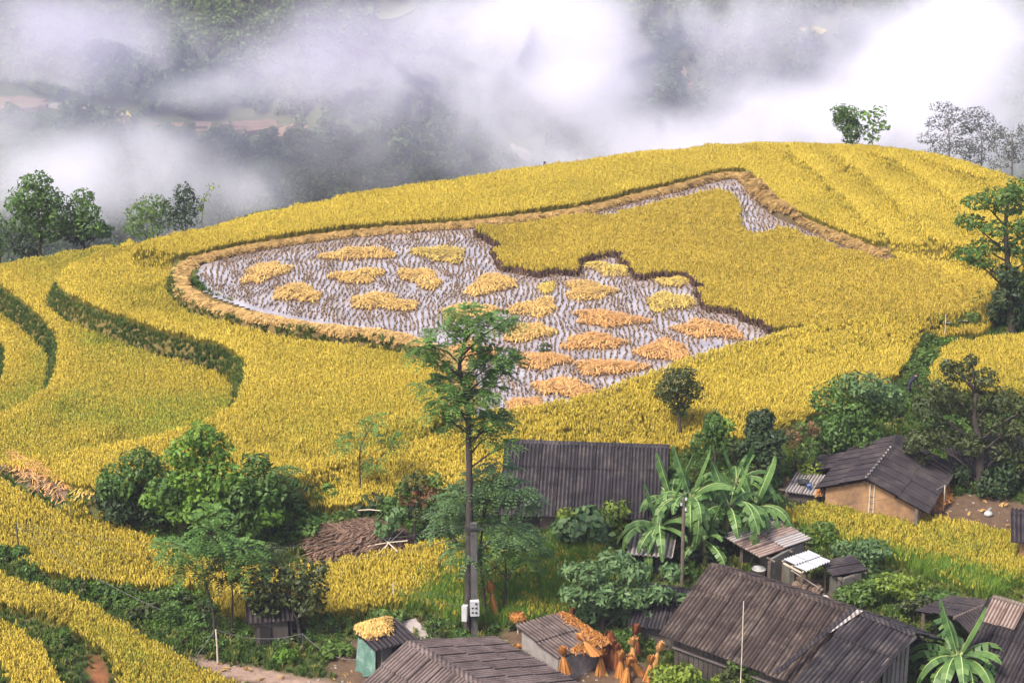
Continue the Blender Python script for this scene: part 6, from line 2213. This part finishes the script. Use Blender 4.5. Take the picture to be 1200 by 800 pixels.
def tub(name, label, p, r, h, mat, cat):
    t = thing(name, label, cat, p)
    prof = [(r * .8, 0), (r, h), (r * 1.06, h), (r * 1.06, h + .04), (r * .92, h + .04), (r * .75, .06)]
    V, F = [], []
    n = 14
    for rr, zz in prof:
        for k in range(n):
            a = 2 * math.pi * k / n
            V.append((p[0] + rr * math.cos(a), p[1] + rr * math.sin(a), p[2] + zz))
    for i in range(len(prof) - 1):
        for k in range(n):
            F.append((i * n + k, i * n + (k + 1) % n, (i + 1) * n + (k + 1) % n, (i + 1) * n + k))
    F.append(tuple(range(5 * n, 6 * n)))
    MB().add(V, F).build('body', mat, t, smooth=True)
    hp = [np.array(p) + [r * math.cos(a), 0, h + r * .9 * math.sin(a)] for a in np.linspace(0, math.pi, 9)]
    MB().tube(hp, .015, 5).build('handle', m_dark, t)
    return t


tub('white_tub', 'white plastic tub standing behind the farmhouse ridge', on_z(889, 680, -4.3), .34, .62, m_white, 'tub')
tub('white_bucket', 'small white bucket at the right end of the woodpile', on_z(966, 708, -4.3), .2, .36, m_white, 'bucket')
m_blue = surf('blue_plastic', (.06, .10, .24), (.10, .16, .32), 3, .5)
tub('basin', 'round dark basin lying on the flat tin roof', [*on_z(941, 567, -2.45)[:2], -2.43], .3, .12, m_dark, 'basin')
tub('blue_pot', 'small blue pot on the flat tin roof', [*on_z(948, 573, -2.47)[:2], -2.45], .14, .2, m_blue, 'pot')
# sack of white stuff in the mud house yard
for i, (u_, v_, s_, lb) in enumerate([(1068, 602, .34, 'white sack beside the right corner of the mud house'), (1102, 588, .4, 'white bundle hanging at the straw pile by the mud house'), (1158, 606, .2, 'small white rag on the brown yard')]):
    p = on_g(u_, v_)
    mb = MB()
    rows = [(.2, 0), (1, .08), (1.1, .45), (.8, .8), (.25, 1.0), (.4, 1.15)]
    V, F = [], []
    for rr, zz in rows:
        for k in range(10):
            a_ = 2 * math.pi * k / 10
            V.append(p + np.array([math.cos(a_) * rr, math.sin(a_) * rr * .7, zz * 1.6]) * s_ * (1 + rs.normal(0, .05)))
    for r_ in range(len(rows) - 1):
        for k in range(10):
            F.append((r_ * 10 + k, r_ * 10 + (k + 1) % 10, (r_ + 1) * 10 + (k + 1) % 10, (r_ + 1) * 10 + k))
    mb.add(V, F)
    tag(mb.build('sack', m_white, smooth=True), lb, 'sack')
# stone edging and a concrete footpath near the utility pole
m_path = surf('worn_footpath', (.24, .20, .185), (.36, .31, .29), 2, .9, bmp=.03)
pts = [on_g(u, v) for u, v in [(478, 730), (486, 738), (494, 746), (498, 754)]]
V, F = [], []
for i, p in enumerate(pts):
    d = pts[min(i + 1, 3)] - pts[max(i - 1, 0)]
    n_ = np.array([-d[1], d[0], 0])
    n_ = n_ / np.linalg.norm(n_) * .4
    V += [p - n_ + [0, 0, .08], p + n_ + [0, 0, .08]]
F = [(2 * i, 2 * i + 1, 2 * i + 3, 2 * i + 2) for i in range(3)]
mb = MB()
mb.add(V, F)
mb.add([np.array(v) - [0, 0, .0] for v in V[:2]] + [np.array(v) - [0, 0, .25] for v in V[:2]], [(0, 1, 3, 2)])
tag(mb.build('footpath', m_path), 'pale narrow footpath descending between the weeds', kind='structure')

# litter in the yards: straw ends, chips and stones too small to pick apart
lit = [wisp('straw_bit', rs, 5, .3) for _ in range(2)]
m_stone = surf('yard_stone', (.16, .14, .125), (.30, .265, .24), 4, .95)
for i in range(3):
    bm = bmesh.new()
    bmesh.ops.create_icosphere(bm, subdivisions=1, radius=.09)
    for v_ in bm.verts:
        v_.co *= rs.uniform(.6, 1.2)
        v_.co.z *= .6
    me = bpy.data.meshes.new('pebble')
    bm.to_mesh(me)
    bm.free()
    me.materials.append(m_stone)
    lit.append(bpy.data.objects.new('pebble', me))
lit_tree = scatter_tree('yard_litter', proto_collection('yard_litter', lit))
PL = []
for P in YARDS:
    x, y = jitter_grid(P, .5, rs, jit=.5)
    PL.append(np.stack([x, y, gz(x, y)], 1))
PL = np.vstack(PL)
PL = PL[rs.random(len(PL)) < .55]
scatter('litter', PL, rs.random(len(PL)) * .5, rs.uniform(.4, 1.3, len(PL)), rot_random(len(PL), rs, .1), lit_tree, label='straw ends and stones scattered over the bare yards')

# ------------------------------------------------------------------ people
def person(label, joints, bones, mats_by, foot, yaw, skin_r):
    """one continuous skinned body; joints are local metres"""
    me = bpy.data.meshes.new('body')
    names = list(joints)
    me.from_pydata([joints[k] for k in names], [(names.index(a), names.index(b)) for a, b in bones], [])
    o = bpy.data.objects.new('body', me)
    C.objects.link(o)
    o.modifiers.new('skin', 'SKIN')
    if not me.skin_vertices:
        me.skin_vertices.new()
    for i, k in enumerate(names):
        me.skin_vertices[0].data[i].radius = (skin_r[k],) * 2
        me.skin_vertices[0].data[i].use_root = (k == 'pelvis')
    sb_ = o.modifiers.new('smooth', 'SUBSURF')
    sb_.levels = sb_.render_levels = 2
    dg = bpy.context.evaluated_depsgraph_get()
    new = bpy.data.meshes.new_from_object(o.evaluated_get(dg))
    o.modifiers.clear()
    o.data = new
    new.name = 'body'
    new.materials.clear()
    for m_ in mats_by['mats']:
        new.materials.append(m_)
    for p in new.polygons:
        p.material_index = mats_by['pick'](p.center)
        p.use_smooth = True
    t = thing('person', label, 'person', foot)
    t.rotation_euler = (0, 0, yaw)
    o.parent = t
    return t


m_skin = surf('skin', (.30, .17, .11), (.36, .21, .14), 5, .6)
m_cloth = surf('dark_cloth', (.012, .013, .020), (.025, .026, .038), 6, .9)
m_hair = surf('black_hair', (.010, .009, .009), (.018, .016, .015), 8, .6)


def face_and_hair(t, head, r, fwd):
    """nose, eyes, ears and hair cap on the head"""
    head, fwd = np.array(head), np.array(fwd, float)
    fwd /= np.linalg.norm(fwd)
    side = np.cross([0, 0, 1.0], fwd)
    up = np.cross(fwd, side)
    base = world_loc(t)
    V, F = [], []
    n, m = 10, 5
    for j in range(m + 1):
        th = j / m * 1.75
        for k in range(n):
            a = 2 * math.pi * k / n
            d_ = (up * math.cos(th) + (side * math.sin(a) - fwd * math.cos(a) * 1.0) * math.sin(th))
            V.append(tuple(head + d_ * r * 1.13 - fwd * r * .22))
    for j in range(m):
        for k in range(n):
            F.append((j * n + k, j * n + (k + 1) % n, (j + 1) * n + (k + 1) % n, (j + 1) * n + k))
    me = bpy.data.meshes.new('hair')
    me.from_pydata(V, [], F)
    me.materials.append(m_hair)
    me.polygons.foreach_set('use_smooth', [True] * len(F))
    link('hair', me, t)


def std_joints(bend=0.0, stride=.1):
    """standing adult, facing +X; bend tips the trunk forward"""
    c, s = math.cos(bend), math.sin(bend)
    P = lambda f, h, y=0: (f * c + h * s, y, .88 + h * c - f * s)
    J = {'pelvis': (0, 0, .88), 'belly': P(.01, .18), 'chest': P(.02, .38), 'neck': P(.01, .54), 'head': P(.04, .66), 'crown': P(.05, .75)}
    for sg, n in ((1, 'l'), (-1, 'r')):
        st = stride * sg
        J['hip' + n] = (0, .09 * sg, .84)
        J['knee' + n] = (st * .6 + .04, .10 * sg, .46)
        J['ankle' + n] = (st - .03, .10 * sg, .07)
        J['toe' + n] = (st + .13, .11 * sg, .03)
        J['sh' + n] = P(.0, .48, .17 * sg)
        J['el' + n] = tuple(np.array(P(.02, .48, .24 * sg)) + [.05, 0, -.27])
        J['wr' + n] = tuple(np.array(P(.02, .48, .23 * sg)) + [.17, 0, -.48])
        J['palm' + n] = tuple(np.array(P(.02, .48, .22 * sg)) + [.21, 0, -.56])
    bones = [('pelvis', 'belly'), ('belly', 'chest'), ('chest', 'neck'), ('neck', 'head'), ('head', 'crown')]
    for n in 'lr':
        bones += [('pelvis', 'hip' + n), ('hip' + n, 'knee' + n), ('knee' + n, 'ankle' + n), ('ankle' + n, 'toe' + n), ('chest', 'sh' + n), ('sh' + n, 'el' + n), ('el' + n, 'wr' + n), ('wr' + n, 'palm' + n)]
    r = {}
    for k in J:
        r[k] = {'pelvis': .135, 'belly': .125, 'chest': .14, 'neck': .052, 'head': .095, 'crown': .07}.get(k) or {'hip': .09, 'kne': .062, 'ank': .042, 'toe': .035, 'sh': .06, 'el': .043, 'wr': .03, 'pal': .034}[[p for p in ('hip', 'kne', 'ank', 'toe', 'sh', 'el', 'wr', 'pal') if k.startswith(p)][0]]
    for sg, n in ((1, 'l'), (-1, 'r')):               # five fingers, unequal
        pm = np.array(J['palm' + n])
        for i, (dy, L_) in enumerate([(.03, .062), (.010, .078), (-.010, .074), (-.03, .058)]):
            k1 = 'f%d%s' % (i, n)
            J[k1] = tuple(pm + [.03 + .01 * i, dy, -L_])
            bones.append(('palm' + n, k1))
            r[k1] = .009
        J['th' + n] = tuple(pm + [.05, .04 * sg, -.02])
        bones.append(('wr' + n, 'th' + n))
        r['th' + n] = .010
    return J, bones, r


def pick_factory(J):
    hd = Vector(J['head'])
    hands = [Vector(J['palml']), Vector(J['palmr'])]

    def pick(c):
        if (c - hd).length < .17:
            return 1
        if min((c - h).length for h in hands) < .10:
            return 1
        return 0
    return pick


# someone walking beyond the crest: only head and shoulders clear the rice
J, bones, r_ = std_joints(.1)
best = None
for y_ in np.arange(150.0, 156, .1):
    p = at(637, y_)
    v_ = to_px(p[0], y_, p[2] + 1.66)[1]
    if best is None or abs(v_ - 189.3) < best[0]:
        best = (abs(v_ - 189.3), p)
t = person('distant person in dark clothes whose head shows above the crest rice', J, bones, dict(mats=[m_cloth, m_skin], pick=pick_factory(J)), best[1], R(15), r_)
face_and_hair(t, J['head'], .105, (1, 0, -.1))
# someone bending over in the ditch
J, bones, r_ = std_joints(.85, .22)
q = on_g(1064, 467)
t = person('person in dark clothes bending forward in the ditch by the gnarled tree', J, bones, dict(mats=[m_cloth, m_skin], pick=pick_factory(J)), q, R(20), r_)
face_and_hair(t, J['head'], .105, (1, 0, -.5))
